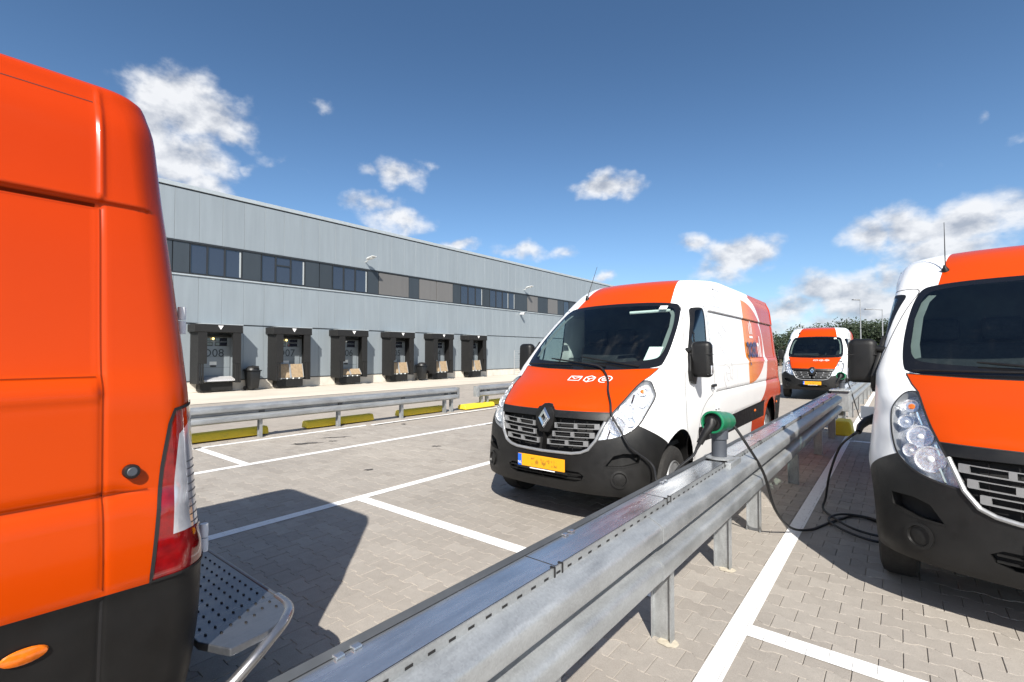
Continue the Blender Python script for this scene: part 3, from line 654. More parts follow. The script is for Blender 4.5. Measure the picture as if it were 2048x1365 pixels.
    for x,wd in ((.42,.48),(-.40,.82)):
        sq=empty('seat'); sq.parent=V
        rounded('seat_base',(x,1.86,.98),(wd,.52,.2),.05,M_seat,sq); rounded('seat_back',(x,2.16,1.36),(wd,.15,.62),.05,M_seat,sq,Matrix.Rotation(R(-10),3,'X'))
        for hx in ((x,) if wd<.6 else (x-.2,x+.2)): rounded('headrest',(hx,2.24,1.79),(.26,.1,.2),.04,M_seat,sq)
    # pillar trims just inside the glass
    for sd in (1,-1):
        b=MB(); ribbon(b,poly(X_((.745,1.56),(.755,1.66),(.735,1.88),(.695,2.02),(.65,2.08)),False),.055,-.03,(sd,),False); b.build('pillar_trim',M_trimgrey,V)
    # antenna
    p,n=on(.56,2.28,-1); an=empty('antenna'); an.parent=V
    b=MB(); b.lathe([(.028,-.01),(.026,.01),(.012,.035),(.008,.05)],14,frame(p,n.lerp(Vector((0,0,1)),.5))); b.build('antenna_foot',M_black,an,smooth=True)
    b=MB(); b.tube([p+Vector((0,0,.03)),p+Vector((0,.12,.22)),p+Vector((0,.27,.47))],[.005,.004,.0025],6); b.build('antenna_rod',M_black,an,smooth=True)
    # hood pictograms (envelope, parcel, at-sign) on the driver side
    def line(pts,w=.011,closed=False,par=hood,mat=None,side=1):
        b=MB(); P=poly([('x',x,z) for x,z in pts],closed,4); ribbon(b,P,w,.002,(side,),closed); return b
    def icon(strokes,name,mat,par,mapf,w):
        b=MB()
        for st,cl in strokes:
            P=poly([mapf(x,y) for x,y in st],cl,3); ribbon(b,P,w,.0022,(1,),cl)
        return b.build(name,mat,par)
    circ=lambda cx,cy,rx,ry,a0,a1,n=14:[(cx+rx*math.cos(R(a0+(a1-a0)*i/n)),cy+ry*math.sin(R(a0+(a1-a0)*i/n))) for i in range(n+1)]
    ENV=[([(-1,-.62),(1,-.62),(1,.62),(-1,.62)],True),([(-.75,.42),(0,-.12),(.75,.42)],False)]
    BOX=[([(-.8,.42),(0,.85),(.8,.42),(.8,-.5),(0,-.95),(-.8,-.5)],True),([(-.8,.42),(0,-.02),(.8,.42)],False),([(0,-.02),(0,-.95)],False)]
    ATS=[(circ(0,0,.95,.95,-35,290),False),(circ(0,0,.45,.45,-30,320),False),([(-.42,0),(.45,.02),(.47,-.3),(.75,-.4)],False)]
    for k,(st,cx,nm) in enumerate(((ENV,.065,'envelope_print'),(BOX,.225,'parcel_print'),(ATS,.385,'at_sign_print'))):
        icon(st,nm,M_whiteprint,hood,lambda x,y,cx=cx:('x',max(cx+x*.062,.0005),1.322+y*.030),.011)
    for st,cy,cz,nm in ((ENV,2.42,2.25,'envelope_print'),(BOX,2.62,1.76,'parcel_print'),(ATS,2.62,1.33,'at_sign_print')):
        icon(st,nm,M_greyprint,shell,lambda x,y,cy=cy,cz=cz:('y',cy+x*.22,cz+y*(.20 if nm!='envelope_print' else .17)),.020)
    # wordmark on the side
    vs,fs=text_mesh('post',.46,'LEFT',.011); w0=max(v[0] for v in vs); b=MB()
    put=lambda x,y,x0,z0,k:ony(x0+x*k,z0+y,1,.015)[0]
    b.add([put(x,y,3.80,1.52,.80) for x,y,z in vs],fs); b.build('wordmark_print',M_navy,shell)
    vs,fs=text_mesh('nl',.46,'LEFT',.006); b=MB(); b.add([put(x,y,3.80+(w0+.02)*.80,1.52,.80) for x,y,z in vs],fs); b.build('wordmark_print',M_whiteprint,shell)
    b=MB()
    for k in range(3):
        for (a,c0,c1) in ((k*.085,.0,.17),): 
            q=[ony(4.10+a-.018,1.86+c0,1,.004)[0],ony(4.10+a+.018,1.86+c0,1,.004)[0],ony(4.10+a+.018,1.86+c1+.03*(k==1),1,.004)[0],ony(4.10+a-.018,1.86+c1+.03*(k==1),1,.004)[0]]; b.add(q,[(0,1,2,3)])
    q=[ony(4.07,1.80,1,.004)[0],ony(4.30,1.80,1,.004)[0],ony(4.30,1.83,1,.004)[0],ony(4.07,1.83,1,.004)[0]]; b.add(q,[(0,1,2,3)])
    b.build('crown_print',M_whiteprint,shell)
    return V
t=NT('plate_yellow'); co=t.coord(); mp=t.n('ShaderNodeMapping'); mp.inputs['Scale'].default_value=(1,1,.55); t.l(co,mp.inputs['Vector']); x,y,z=t.xyz(co)
nz=t.noise(38,2,mp.outputs[0],.5); zone=t.math('MULTIPLY',t.mapr(t.math('ABSOLUTE',t.math('SUBTRACT',x,.03)),.15,.20,1,0,True),t.mapr(t.math('ABSOLUTE',t.math('SUBTRACT',z,.565)),.022,.042,1,0,True))
t.set('Base Color',t.mix(t.math('MULTIPLY',t.mapr(nz,.48,.62,0,.65,True),zone),(.74,.33,.010),(.12,.07,.02))); t.set('Roughness',.35); MATS_plate=t.m
M_blue=simple('plate_blue',(.02,.12,.55),.35,var=0)
# ---------------------------------------------------------------- ground
t=NT('paving_far'); co=t.coord()
bk=t.n('ShaderNodeTexBrick'); bk.offset=.5; bk.inputs['Scale'].default_value=1; bk.inputs['Brick Width'].default_value=.2; bk.inputs['Row Height'].default_value=.14; bk.inputs['Mortar Size'].default_value=.004; bk.inputs['Mortar Smooth'].default_value=.2
bk.inputs['Color1'].default_value=(.302,.268,.232,1); bk.inputs['Color2'].default_value=(.345,.308,.267,1); bk.inputs['Mortar'].default_value=(.385,.35,.308,1); t.l(co,bk.inputs['Vector'])
big=t.noise(.35,5,co,.6); fine=t.noise(55,4,co,.6)
c=t.mix(1,bk.outputs['Color'],t.mix(t.mapr(big,.3,.7),(.90,.90,.90),(1.10,1.09,1.07)),'MULTIPLY'); c=t.mix(1,c,t.mix(t.mapr(fine,.3,.7),(.9,.9,.9),(1.08,1.08,1.08)),'MULTIPLY')
stain=t.mapr(t.noise(1.1,6,co,.7),.635,.72,0,.32,True); c=t.mix(stain,c,(.12,.11,.10))
t.set('Base Color',c); t.set('Roughness',.88); t.bump(fine,.25,.004); M_pavefar=t.m
t=NT('paving_stone'); at=t.n('ShaderNodeAttribute',attribute_name='tint'); co=t.coord('Object') ; wp=t.n('ShaderNodeNewGeometry').outputs['Position']
big=t.noise(.35,5,wp,.6); fine=t.noise(160,5,wp,.65); mid=t.noise(14,4,wp,.6)
c=t.mix(at.outputs['Fac'],(.285,.257,.226),(.352,.321,.284)); c=t.mix(1,c,t.mix(t.mapr(big,.3,.7),(.90,.90,.90),(1.10,1.09,1.07)),'MULTIPLY')
c=t.mix(1,c,t.mix(t.mapr(fine,.3,.7),(.80,.80,.80),(1.14,1.14,1.14)),'MULTIPLY'); c=t.mix(1,c,t.mix(t.mapr(mid,.3,.7),(.93,.93,.93),(1.05,1.05,1.05)),'MULTIPLY')
stain=t.mapr(t.noise(1.1,6,wp,.7),.635,.72,0,.32,True); c=t.mix(stain,c,(.12,.11,.10))
t.set('Base Color',c); t.set('Roughness',.9); t.bump(fine,.35,.003); M_brick=t.m
t=NT('joint_sand'); wp=t.n('ShaderNodeNewGeometry').outputs['Position']; t.set('Base Color',t.mix(t.mapr(t.noise(3,5,wp),.4,.62),(.10,.088,.075),(.43,.385,.325))); t.set('Roughness',.95); M_joint=t.m
t=NT('line_paint'); wp=t.n('ShaderNodeNewGeometry').outputs['Position']; wear=t.mapr(t.noise(30,6,wp,.75),.54,.70,0,.75,True); t.set('Base Color',t.mix(wear,(.80,.79,.77),(.50,.46,.41))); t.set('Roughness',.7); t.bump(t.noise(160,5,wp),.3,.002); M_line=t.m
t=NT('apron_concrete'); co=t.coord(); c=t.mix(t.mapr(t.noise(.5,6,co,.6),.3,.7),(.50,.45,.37),(.62,.56,.47)); st=t.n('ShaderNodeMapping'); st.inputs['Scale'].default_value=(2.5,.12,1); t.l(co,st.inputs['Vector'])
c=t.mix(t.mapr(t.noise(1.5,5,st.outputs[0],.6),.5,.7,0,.35),c,(.36,.32,.28)); t.set('Base Color',c); t.set('Roughness',.9); M_apron=t.m
t=NT('far_ground'); co=t.coord(); t.set('Base Color',t.mix(t.mapr(t.noise(.05,5,co),.4,.6),(.10,.11,.05),(.20,.18,.13))); t.set('Roughness',.95); M_far=t.m
def sheet(name,x0,x1,y0,y1,z,mat,kind='structure',sub=1):
    b=MB(); b.add([(x0,y0,z),(x1,y0,z),(x1,y1,z),(x0,y1,z)],[(0,1,2,3)]); o=b.build(name,mat); tag(o,kind=kind); return o
sheet('ground',-1500,1500,-1500,1500,-.05,M_far)
yard=sheet('paved_yard',-60,40,-30,95,-.022,M_pavefar)
sheet('concrete_apron',-21.8,-16.9,-28,80,-.010,M_apron)
# interlocking double-T stones, 200 x 140 mm module, laid with straight butts along the rails
A_=.0990; FLG=.035; TRN=.03; W1=.0820; W2=.0570
half=[(-A_,-W1),(-A_+FLG,-W1),(-A_+FLG+TRN,-W2),(A_-FLG-TRN,-W2),(A_-FLG,-W1),(A_,-W1)]
OUT=half+[(-x,-y) for x,y in half]
INN=[(x-.003*np.sign(x),y-.003*np.sign(y)) for x,y in OUT]
def clip(poly_,nx,ny,d):       # keep nx*x+ny*y<=d
    out=[]
    for i in range(len(poly_)):
        p=poly_[i];q=poly_[(i+1)%len(poly_)]; a=nx*p[0]+ny*p[1]-d; b=nx*q[0]+ny*q[1]-d
        if a<=0: out.append(p)
        if (a<0)!=(b<0) and a!=b: k=a/(a-b); out.append((p[0]+(q[0]-p[0])*k,p[1]+(q[1]-p[1])*k))
    return out
# painted bay lines: (x0,x1,y0,y1)
LINES=[(-7.25,-7.13,-14,60,'long thin white bay line across the yard, nearer the loading docks'),(-4.66,-4.54,-14,60,'long white bay line running past the nose of the white van'),(-.79,-.68,-14,60,'long white bay line on the right of the guardrail posts'),
(-4.54,-1.25,3.02,3.15,'short white crosswise line between guardrail and bay line in front of the white van'),(-9.1,-7.25,2.94,3.06,'short white crosswise line beside the red tail light'),(-.68,2.2,2.95,3.08,'short white crosswise line in front of the right van'),(-.68,2.2,10.5,10.63,'short white crosswise line under the rear of the right van'),(-9.1,-9.0,-14,60,'thin white line at the foot of the low guardrail by the loading docks'),(-4.54,-1.25,11.6,11.73,'short white crosswise line behind the white van')]
cells=[]
ny0,ny1=int(-1.0/.14),int(13/.14)
for j in range(ny0,ny1):
    y=j*.14
    for i in range(int(-13/.2),int(4.5/.2)):
        x=i*.2+(.1 if j%2 else 0); px,py,f=project((x,y,0))
        if f<.25 or f>10.5: continue
        if px<-260 or px>2300 or py>1750: continue
        if x<-9.35: continue
        cells.append((x,y,px,py,f))
MARGIN=cells
def stone_arrays(x,y,jit=True):
    h=RNG.normal(0,.0011) if jit else 0; tx,ty=RNG.normal(0,.004,2) if jit else (0,0)
    top=[(x+a,y+b,h+a*tx+b*ty) for a,b in INN]; low=[(x+a,y+b,h-.018) for a,b in OUT]; mid=[(x+a,y+b,h-.004+a*tx+b*ty) for a,b in OUT]
    return top,mid,low
STF=[(0,1,10,11),(1,2,9,10),(2,3,8,9),(3,4,7,8),(4,5,6,7)]+[(12+k,12+(k+1)%12,(k+1)%12,k) for k in range(12)]+[(24+k,24+(k+1)%12,12+(k+1)%12,12+k) for k in range(12)]
def visible(c):
    x,y,px,py,f=c
    if not(0<=px<2048 and 0<=py<1365): return False
    if x<-1.85 and y<.75: return False
    if -1.35<x<-.86: return False
    if px<395: return False
    # hidden behind the near rail
    if x<-1.3 and py>1365-(px-560)*.513-4: return False
    if x>-.15 and y>3.9: return False
    return True
vis=sorted([c for c in cells if visible(c)],key=lambda c:c[4])
own=set((round(c[0],3),round(c[1],3)) for c in vis[:295])
vs=[];fs=[];tint=[]
proto=[]
for k in range(10):
    me=bpy.data.meshes.new('stone'); top,mid,low=stone_arrays(0,0); me.from_pydata(top+mid+low,[],STF); me.materials.append(M_brick)
    a=me.attributes.new('tint','FLOAT','POINT'); v=float(np.clip(RNG.normal(.5,.24),0,1)); a.data.foreach_set('value',[v]*36); proto.append(me)
for (x,y,px,py,f) in cells:
    if (round(x,3),round(y,3)) in own:
        link('paving_stone',proto[int(RNG.integers(10))],yard,(x,y,0)); continue
    b=len(vs); top,mid,low=stone_arrays(x,y); vs+=top+mid+low; fs+=[[b+i for i in q] for q in STF]; tint+=[float(np.clip(RNG.normal(.5,.24),0,1))]*36
me=bpy.data.meshes.new('paving_stones'); me.from_pydata(vs,[],fs); me.materials.append(M_brick); a=me.attributes.new('tint','FLOAT','POINT'); a.data.foreach_set('value',tint)
o=link('paving_stones',me,yard); o['kind']='stuff'
# sand bed under the laid stones
xs=[c[0] for c in cells]; ys=[c[1] for c in cells]
b=MB(); 
for j in range(ny0,ny1):
    row=[c[0] for c in cells if abs(c[1]-j*.14)<.01]
    if row: b.add([(min(row)-.1,j*.14-.07,-.0085),(max(row)+.1,j*.14-.07,-.0085),(max(row)+.1,j*.14+.07,-.0085),(min(row)-.1,j*.14+.07,-.0085)],[(0,1,2,3)])
bed=b.build('joint_sand',M_joint,yard); bed['kind']='stuff'
cellset=set((round(c[0],3),round(c[1],3)) for c in cells)
for n,(x0,x1,y0,y1,lab) in enumerate(LINES):
    b=MB()
    near=[c for c in cells if x0-.12<c[0]<x1+.12 and y0-.1<c[1]<y1+.1]
    for c in near:
        P=[(c[0]+p,c[1]+q) for p,q in OUT]
        for nx,ny,d in ((1,0,x1),(-1,0,-x0),(0,1,y1),(0,-1,-y0)): P=clip(P,nx,ny,d) if len(P)>2 else []
        if len(P)>2: b.add([(p,q,.0032) for p,q in P],[tuple(range(len(P)))])
    # beyond the laid stones the line goes on as one thin film
    if near:
        yl,yh=min(c[1] for c in near),max(c[1] for c in near); xl,xh=min(c[0] for c in near),max(c[0] for c in near)
        if y1-y0>x1-x0:
            for a,e in ((y0,yl-.07),(yh+.07,y1)):
                if e>a: b.add([(x0,a,-.004),(x1,a,-.004),(x1,e,-.004),(x0,e,-.004)],[(0,1,2,3)])
        else:
            for a,e in ((x0,xl-.1),(xh+.1,x1)):
                if e>a: b.add([(a,y0,-.004),(e,y0,-.004),(e,y1,-.004),(a,y1,-.004)],[(0,1,2,3)])
    else: b.add([(x0,y0,-.004),(x1,y0,-.004),(x1,y1,-.004),(x0,y1,-.004)],[(0,1,2,3)])
    o=b.build('bay_line',M_line); tag(o,lab,'road marking','painted bay lines')
# ---------------------------------------------------------------- building
XB=-21.8
def panelmat(name,c,v=.02):
    t=NT(name); oi=t.n('ShaderNodeObjectInfo').outputs['Random']; co=t.coord()
    k=t.mix(oi,tuple(x*(1-v) for x in c),tuple(x*(1+v) for x in c)); mp=t.n('ShaderNodeMapping'); mp.inputs['Scale'].default_value=(4,4,.35); wp=t.n('ShaderNodeNewGeometry').outputs['Position']; t.l(wp,mp.inputs['Vector'])
    k=t.mix(1,k,t.mix(t.mapr(t.noise(1.2,5,mp.outputs[0],.6),.3,.7),(.93,.93,.93),(1.04,1.04,1.04)),'MULTIPLY'); t.set('Base Color',k); t.set('Roughness',.42); t.set('Metallic',.15); return t.m
M_panel=panelmat('facade_panel',(.258,.293,.317)); M_wdark=panelmat('window_infill',(.040,.050,.060),.1); M_wframe=simple('window_frame',(.022,.025,.028),.45,var=.15); M_shade=panelmat('window_screen',(.15,.145,.14),.06)
M_cop=simple('roof_coping',(.40,.44,.46),.4,.2,var=.08); M_plinth=simple('plinth_concrete',(.58,.54,.47),.85,var=.18,scale=2,bump=.15,bscale=20)
t=NT('facade_glass'); t.set('Base Color',(.025,.03,.045)); t.set('Roughness',.03); t.set('Specular IOR Level',.9); t.set('Coat Weight',.6); M_pane=t.m
t=NT('lit_strip_pale'); t.set('Base Color',(.36,.39,.40)); t.set('Roughness',.6); M_litstrip=t.m
Bd=empty('warehouse',(XB,0,0),label='long grey-blue panelled warehouse with loading docks and a strip of windows',cat='building')
Y0B,Y1B=-20,62; PW=.855
def bpart(name,a,b,mat,bev=0,par=Bd): m=MB(); m.span(a,b); return m.build(name,mat,par,bevel=bev)
bpart('core_wall',(-30,Y0B,0),(-.06,Y1B,8.05),M_wframe)
bpart('plinth',(-.05,Y0B,0),(.02,Y1B,.42),M_plinth)
bpart('roof_coping',(-.3,Y0B-.1,8.06),(.05,Y1B+.1,8.22),M_cop,.01); bpart('coping_dark_strip',(-.2,Y0B,8.02),(.012,Y1B,8.06),M_wframe)  # darker strip under the coping
bpart('sill_flashing',(-.05,Y0B,4.62),(.045,Y1B,4.68),M_cop,.006); bpart('panel_rail',(-.05,Y0B,2.735),(.014,Y1B,2.765),M_wframe); bpart('plinth_flashing',(-.05,Y0B,.42),(.03,Y1B,.45),M_wframe)
def pm(z0,z1): m=MB(); m.span((-.05,0,z0),(0,PW-.007,z1)); return m.mesh('facade_panel',M_panel,bevel=.006,seg=1)
bands=[pm(6.0,8.015),pm(2.77,4.615),pm(.455,2.73)]
n0=int(3.0/PW); y=PW*n0+.34
bpart('facade_sheet',(-.05,Y0B,6.0),(-.004,y,8.015),M_panel); bpart('facade_sheet',(-.05,Y0B,.455),(-.004,y,2.73),M_panel); bpart('facade_sheet',(-.05,Y0B,2.77),(-.004,y,4.615),M_panel)
while y<Y1B-PW:
    for me in bands: link('facade_panel',me,Bd,(0,y,0))
    y+=PW
# window strip
SEG=[(6.27,6.86,'d'),(6.86,7.48,'g'),(7.48,8.13,'g'),(8.13,8.80,'gb'),(8.80,9.60,'d'),(9.60,10.23,'g'),(10.23,10.92,'gt'),(10.92,11.60,'gb'),(11.60,12.33,'d'),(12.33,13.02,'d'),(13.02,13.65,'g'),(13.65,14.31,'g'),(14.31,15.04,'gb'),(15.04,15.76,'d'),(15.76,17.81,'s'),(17.81,18.58,'d'),(18.58,19.92,'s'),(19.92,21.31,'s'),(21.31,22.0,'d'),(22.0,22.7,'g'),(22.7,23.4,'g'),(23.4,24.1,'gb'),(24.1,24.82,'d'),(24.82,25.5,'g'),(25.5,26.2,'g'),(26.2,26.9,'gb'),(26.9,27.62,'gb'),(27.62,29.14,'d'),(29.14,30.5,'s'),(30.5,31.9,'d'),(31.9,33.3,'s'),(33.3,34.2,'d')]
yy=34.2; k=0
while yy<Y1B-1: SEG.append((yy,yy+.9,'gdgs'[k%4])); yy+=.9; k+=1
yy=6.27; k=0
while yy>Y0B+1: SEG.append((yy-.8,yy,'dggg'[k%4])); yy-=.8; k+=1
bpart('window_head',(-.05,Y0B,5.93),(.02,Y1B,6.0),M_wframe)
bpart('window_bottom_rail',(-.05,Y0B,4.68),(.012,Y1B,4.74),M_wframe)
for a,b_,kd in SEG:
    if kd=='d': bpart('infill_panel',(-.05,a+.02,4.74),(-.012,b_-.02,5.93),M_wdark)
    elif kd=='s': bpart('screen_panel',(-.05,a+.02,4.74),(-.006,b_-.02,5.90),M_shade)
    else:
        w=bpart('window',(-.058,a+.028,4.76),(-.034,b_-.028,5.90),M_pane)
        m=MB(); 
        m.span((-.055,a,4.74),(.004,a+.028,5.93)); m.span((-.055,b_-.028,4.74),(.004,b_,5.93)); m.span((-.055,a+.028,5.89),(.002,b_-.028,5.93))
        if 't' in kd: m.span((-.055,a+.028,5.50),(.002,b_-.028,5.56))
        m.build('window_frame',M_wframe,w)
        if 'b' in kd: bpart('lit_strip',(-.033,b_-.10,4.78),(-.029,b_-.035,5.86),M_litstrip,par=w)  # pale strip over the pane stands for the sunlit white inside
# docks
M_pad=simple('dock_rubber',(.0065,.0062,.006),.7,var=.3,scale=6,bump=.3,bscale=14); M_door=panelmat('dock_door',(.25,.287,.312)); M_dtext=simple('dock_letters',(.02,.03,.04),.6,var=0); M_wood=simple('plywood',(.34,.25,.155),.75,var=.25,scale=9); M_edgewood=simple('galv_frame',(.45,.46,.46),.5,.5,var=.15)
t=NT('tread_plate'); co=t.coord(); ch=t.n('ShaderNodeTexChecker'); ch.inputs['Scale'].default_value=26; t.l(co,ch.inputs['Vector']); t.set('Base Color',t.mix(ch.outputs['Fac'],(.62,.61,.60),(.42,.41,.41))); t.set('Metallic',.3); t.set('Roughness',.45); M_tread=t.m
M_red=simple('sign_red',(.5,.02,.02),.5,var=0)
M_lampglow=NT('dock_lamp_glow').set('Base Color',(.9,.7,.3)).set('Emission Color',(1,.72,.25)).set('Emission Strength',2.0).m
DCK=[(7.66,'D08'),(10.66,'D07'),(13.70,'D06'),(16.73,'D05'),(19.77,'D04'),(22.80,'D03')]
for n,(yc,txt) in enumerate(DCK):
    yc+=.07; D=empty('loading_dock',(XB,yc,0),label='loading dock marked %s with black rubber shelter and %s'%(txt,'lowered tread plate' if n==0 else 'raised plywood ramp boards'),cat='loading dock',group='loading docks along the warehouse')
    hw=.84; dp=.74
    m=MB(); m.prism([(0,2.70),(dp,2.70),(dp+.02,2.40),(dp-.03,2.38),(0,2.42)],1,-hw-.08,hw); m.build('header_curtain',M_pad,D,bevel=.01)
    m=MB(); m.span((.0,-hw+.16,2.705),(dp,hw+.02,2.735)); m.build('header_cap',M_cop,D)
    m=MB(); m.add([(dp+.026,-.10,2.66),(dp+.026,.10,2.66),(dp+.028,0,2.50)],[(0,1,2)]); m.build('guide_arrow',M_whiteprint,D)
    for sd in (-1,1):
        m=MB(); m.prism([(0,sd*(hw-.02)),(dp,sd*(hw-.06)),(dp,sd*(hw-.37)),(dp-.05,sd*(hw-.37)),(dp-.07,sd*(hw-.12)),(0,sd*(hw-.10))],2,1.15,2.40); m.build('side_curtain',M_pad,D)
        m=MB(); m.prism([(0,sd*(hw-.02)),(dp-.01,sd*(hw-.05)),(dp-.01,sd*(hw-.12)),(0,sd*(hw-.10))],2,.36,1.15); m.build('side_frame',M_pad,D)
        for q in range(3): m=MB(); m.span((dp-.05,sd*(hw-.09-q*.075)-.026,.37),(dp-.015+.005*q,sd*(hw-.09-q*.075)+.026,1.15)); m.build('curtain_strip',M_pad,D,bevel=.006)
    m=MB(); m.span((.006,-.60,.55),(.035,.62,2.30)); dr=m.build('dock_door',M_door,D)
    for z in (.98,1.42,1.86): m=MB(); m.span((.036,-.60,z-.004),(.037,.62,z+.004)); m.build('door_seam',M_wframe,dr)
    for a in (-.27,.27):
        for z in (1.94,2.12): m=MB(); m.span((.036,a-.22,z-.075),(.045,a+.24,z+.075)); fr=m.build('door_window_frame',M_wframe,dr,bevel=.004); m=MB(); m.span((.0455,a-.20,z-.055),(.047,a+.22,z+.055)); m.build('door_window',M_pane,fr)
    tv,tf=text_mesh(txt,.46); m=MB(); m.add([(.040,x+.0,y+1.42) for x,y,z in tv],tf); m.build('dock_number',M_dtext,dr)
    m=MB(); m.span((.037,-.14,1.08),(.043,.12,1.22)); sg=m.build('notice',M_paper,dr); m=MB(); m.lathe([(.035,0),(.034,.002)],14,frame((.0435,-.01,1.16),(1,0,0))); m.build('notice_symbol',M_red,sg); m=MB(); m.span((.037,-.11,1.0),(.06,.10,1.07)); m.build('door_grip',M_wframe,dr,bevel=.006)
    m=MB(); m.span((.02,-.62,2.22),(.28,.60,2.32)); m.build('door_hood',M_pad,D,bevel=.02)
    m=MB(); m.lathe([(.03,-.02),(.045,.02),(.04,.04)],12,frame((.12,-.05,2.16),(1,0,-.4))); m.build('dock_lamp',M_lampglow if n in(0,1,4) else M_paper,D,smooth=True)
    m=MB(); m.span((.0,-.60,.06),(.42,.60,.40)); m.build('dock_buffer',M_pad,D,bevel=.015)
    m=MB(); m.span((.0,-.62,.41),(.40,.62,.45)); m.build('dock_ledge',M_edgewood,D,bevel=.004)
    for q in (-.42,-.14,.14,.42): m=MB(); m.span((.40,q-.03,.40),(.44,q+.03,.46)); m.build('ledge_lug',M_paper,D,bevel=.005)
    if n==0:
        m=MB(); m.prism([(.10,.52),(.20,.62),(.58,.50),(.60,.44),(.12,.45)],1,-.50,.62); m.build('ramp_plate',M_tread,D); m=MB(); m.lathe([(.05,-.58),(.06,0),(.05,.58)],12,frame((.46,0,.46),(0,1,0))); m.build('ramp_roller',M_darksteel,D,smooth=True)
    else:
        tl_={1:.62,2:.34,3:.60,4:.62,5:.64}[n]
        for q in (-.30,.32):
            rr=Matrix.Rotation(R(-14 if n!=2 else -38),3,'Y'); m=MB(); m.box((0,0,0),(.03,.56,tl_),rr); m.v=[(x+.36,y+q,z+.47+tl_/2*.95) for x,y,z in m.v]; m.build('ramp_board',M_wood,D,bevel=.004)
            for e in (-.29,.29): m=MB(); m.box((0,0,0),(.05,.03,tl_+.03),rr); m.v=[(x+.375,y+q+e,z+.47+tl_/2*.95) for x,y,z in m.v]; m.build('board_frame',M_edgewood,D)
M_bin=simple('bin_plastic',(.012,.0125,.013),.45,var=.25,scale=8)
def bin_(x,y,lab):
    B=empty('wheelie_bin',(x,y,0),rz=R(12),label=lab,cat='bin',group='black bins between the docks')
    m=MB(); a=[(-.22,-.20),(.22,-.20),(.22,.20),(-.22,.20)]; vs=[(p*.86,q*.86,.06) for p,q in a]+[(p*1.1,q*1.15,.80) for p,q in a]; m.add(vs,[(0,1,2,3),(4,5,6,7)]+[(i,(i+1)%4,4+(i+1)%4,4+i) for i in range(4)]); m.build('bin_body',M_bin,B,smooth=True,bevel=.03)
    m=MB(); m.span((-.27,-.26,.80),(.27,.26,.85)); m.build('bin_rim',M_bin,B,smooth=True,bevel=.02)
    m=MB(); m.lathe([(.27,0),(.25,.08),(.16,.16),(.02,.19)],20,Matrix.Translation((0,0,.85))); m.build('bin_lid',M_bin,B,smooth=True)
    m=MB(); m.span((.12,-.12,.92),(.26,.12,1.02)); m.build('lid_flap',M_gap,B,bevel=.01)
    for s in (-1,1): m=MB(); m.lathe([(.085,-.025),(.09,0),(.085,.025)],18,frame((-.2,s*.19,.09),(0,1,0))); m.build('bin_wheel',M_rubber,B,smooth=True)
    m=MB(); m.tube([(-.25,-.2,.85),(-.32,-.18,.88),(-.32,.18,.88),(-.25,.2,.85)],.018,7); m.build('bin_handle',M_bin,B,smooth=True)
bin_(XB+.42,9.10,'black domed bin standing between docks D08 and D07'); bin_(XB+.42,18.42,'black domed bin standing between docks D05 and D04')
M_lampw=simple('lamp_housing',(.66,.67,.66),.4,.2,var=.1)
def wlamp(y,z,lab):
    L=empty('wall_floodlight',(XB,y,z),label=lab,cat='floodlight',group='floodlights on the warehouse wall'); m=MB(); m.tube([(0,0,0),(.10,0,.02),(.34,.02,.16)],.025,8); m.build('lamp_arm',M_lampw,L,smooth=True)
    m=MB(); m.prism([(.20,.10),(.36,.20),(.80,.24),(.82,.20),(.40,.12)],1,-.14,.14); m.build('lamp_head',M_lampw,L,smooth=True,bevel=.02)
    m=MB(); m.span((.36,-.10,.125),(.70,.10,.15)); m.build('lamp_glass',M_paper,L)
wlamp(14.9,6.35,'pale floodlight over the window strip near dock D06'); wlamp(28.7,6.30,'pale floodlight over the window strip, above the van windscreen corner')
Cm=empty('security_camera',(XB,28.2,4.45),label='small white camera on the wall below the window strip',cat='camera'); m=MB(); m.tube([(0,0,0),(.14,0,-.02)],.03,8); m.build('camera_arm',M_white_pl,Cm,smooth=True); rounded('camera_body',(.26,0,.02),(.36,.16,.15),.03,M_white_pl,Cm); m=MB(); m.lathe([(.055,0),(.05,.03)],14,frame((.43,0,.01),(1,0,-.1))); m.build('camera_lens',M_gloss,Cm)
Fr=empty('wire_rack',(XB+.5,26.9,0),label='tall thin galvanised rack of wires beside the warehouse wall',cat='rack')
for q in (0,1.1): m=MB(); m.tube([(0,q,0),(0,q,1.75)],.022,6); m.build('rack_post',M_edgewood,Fr)
for z in np.arange(.45,1.75,.16): m=MB(); m.tube([(0,0,z),(0,1.1,z)],.007,4); m.build('rack_wire',M_edgewood,Fr)
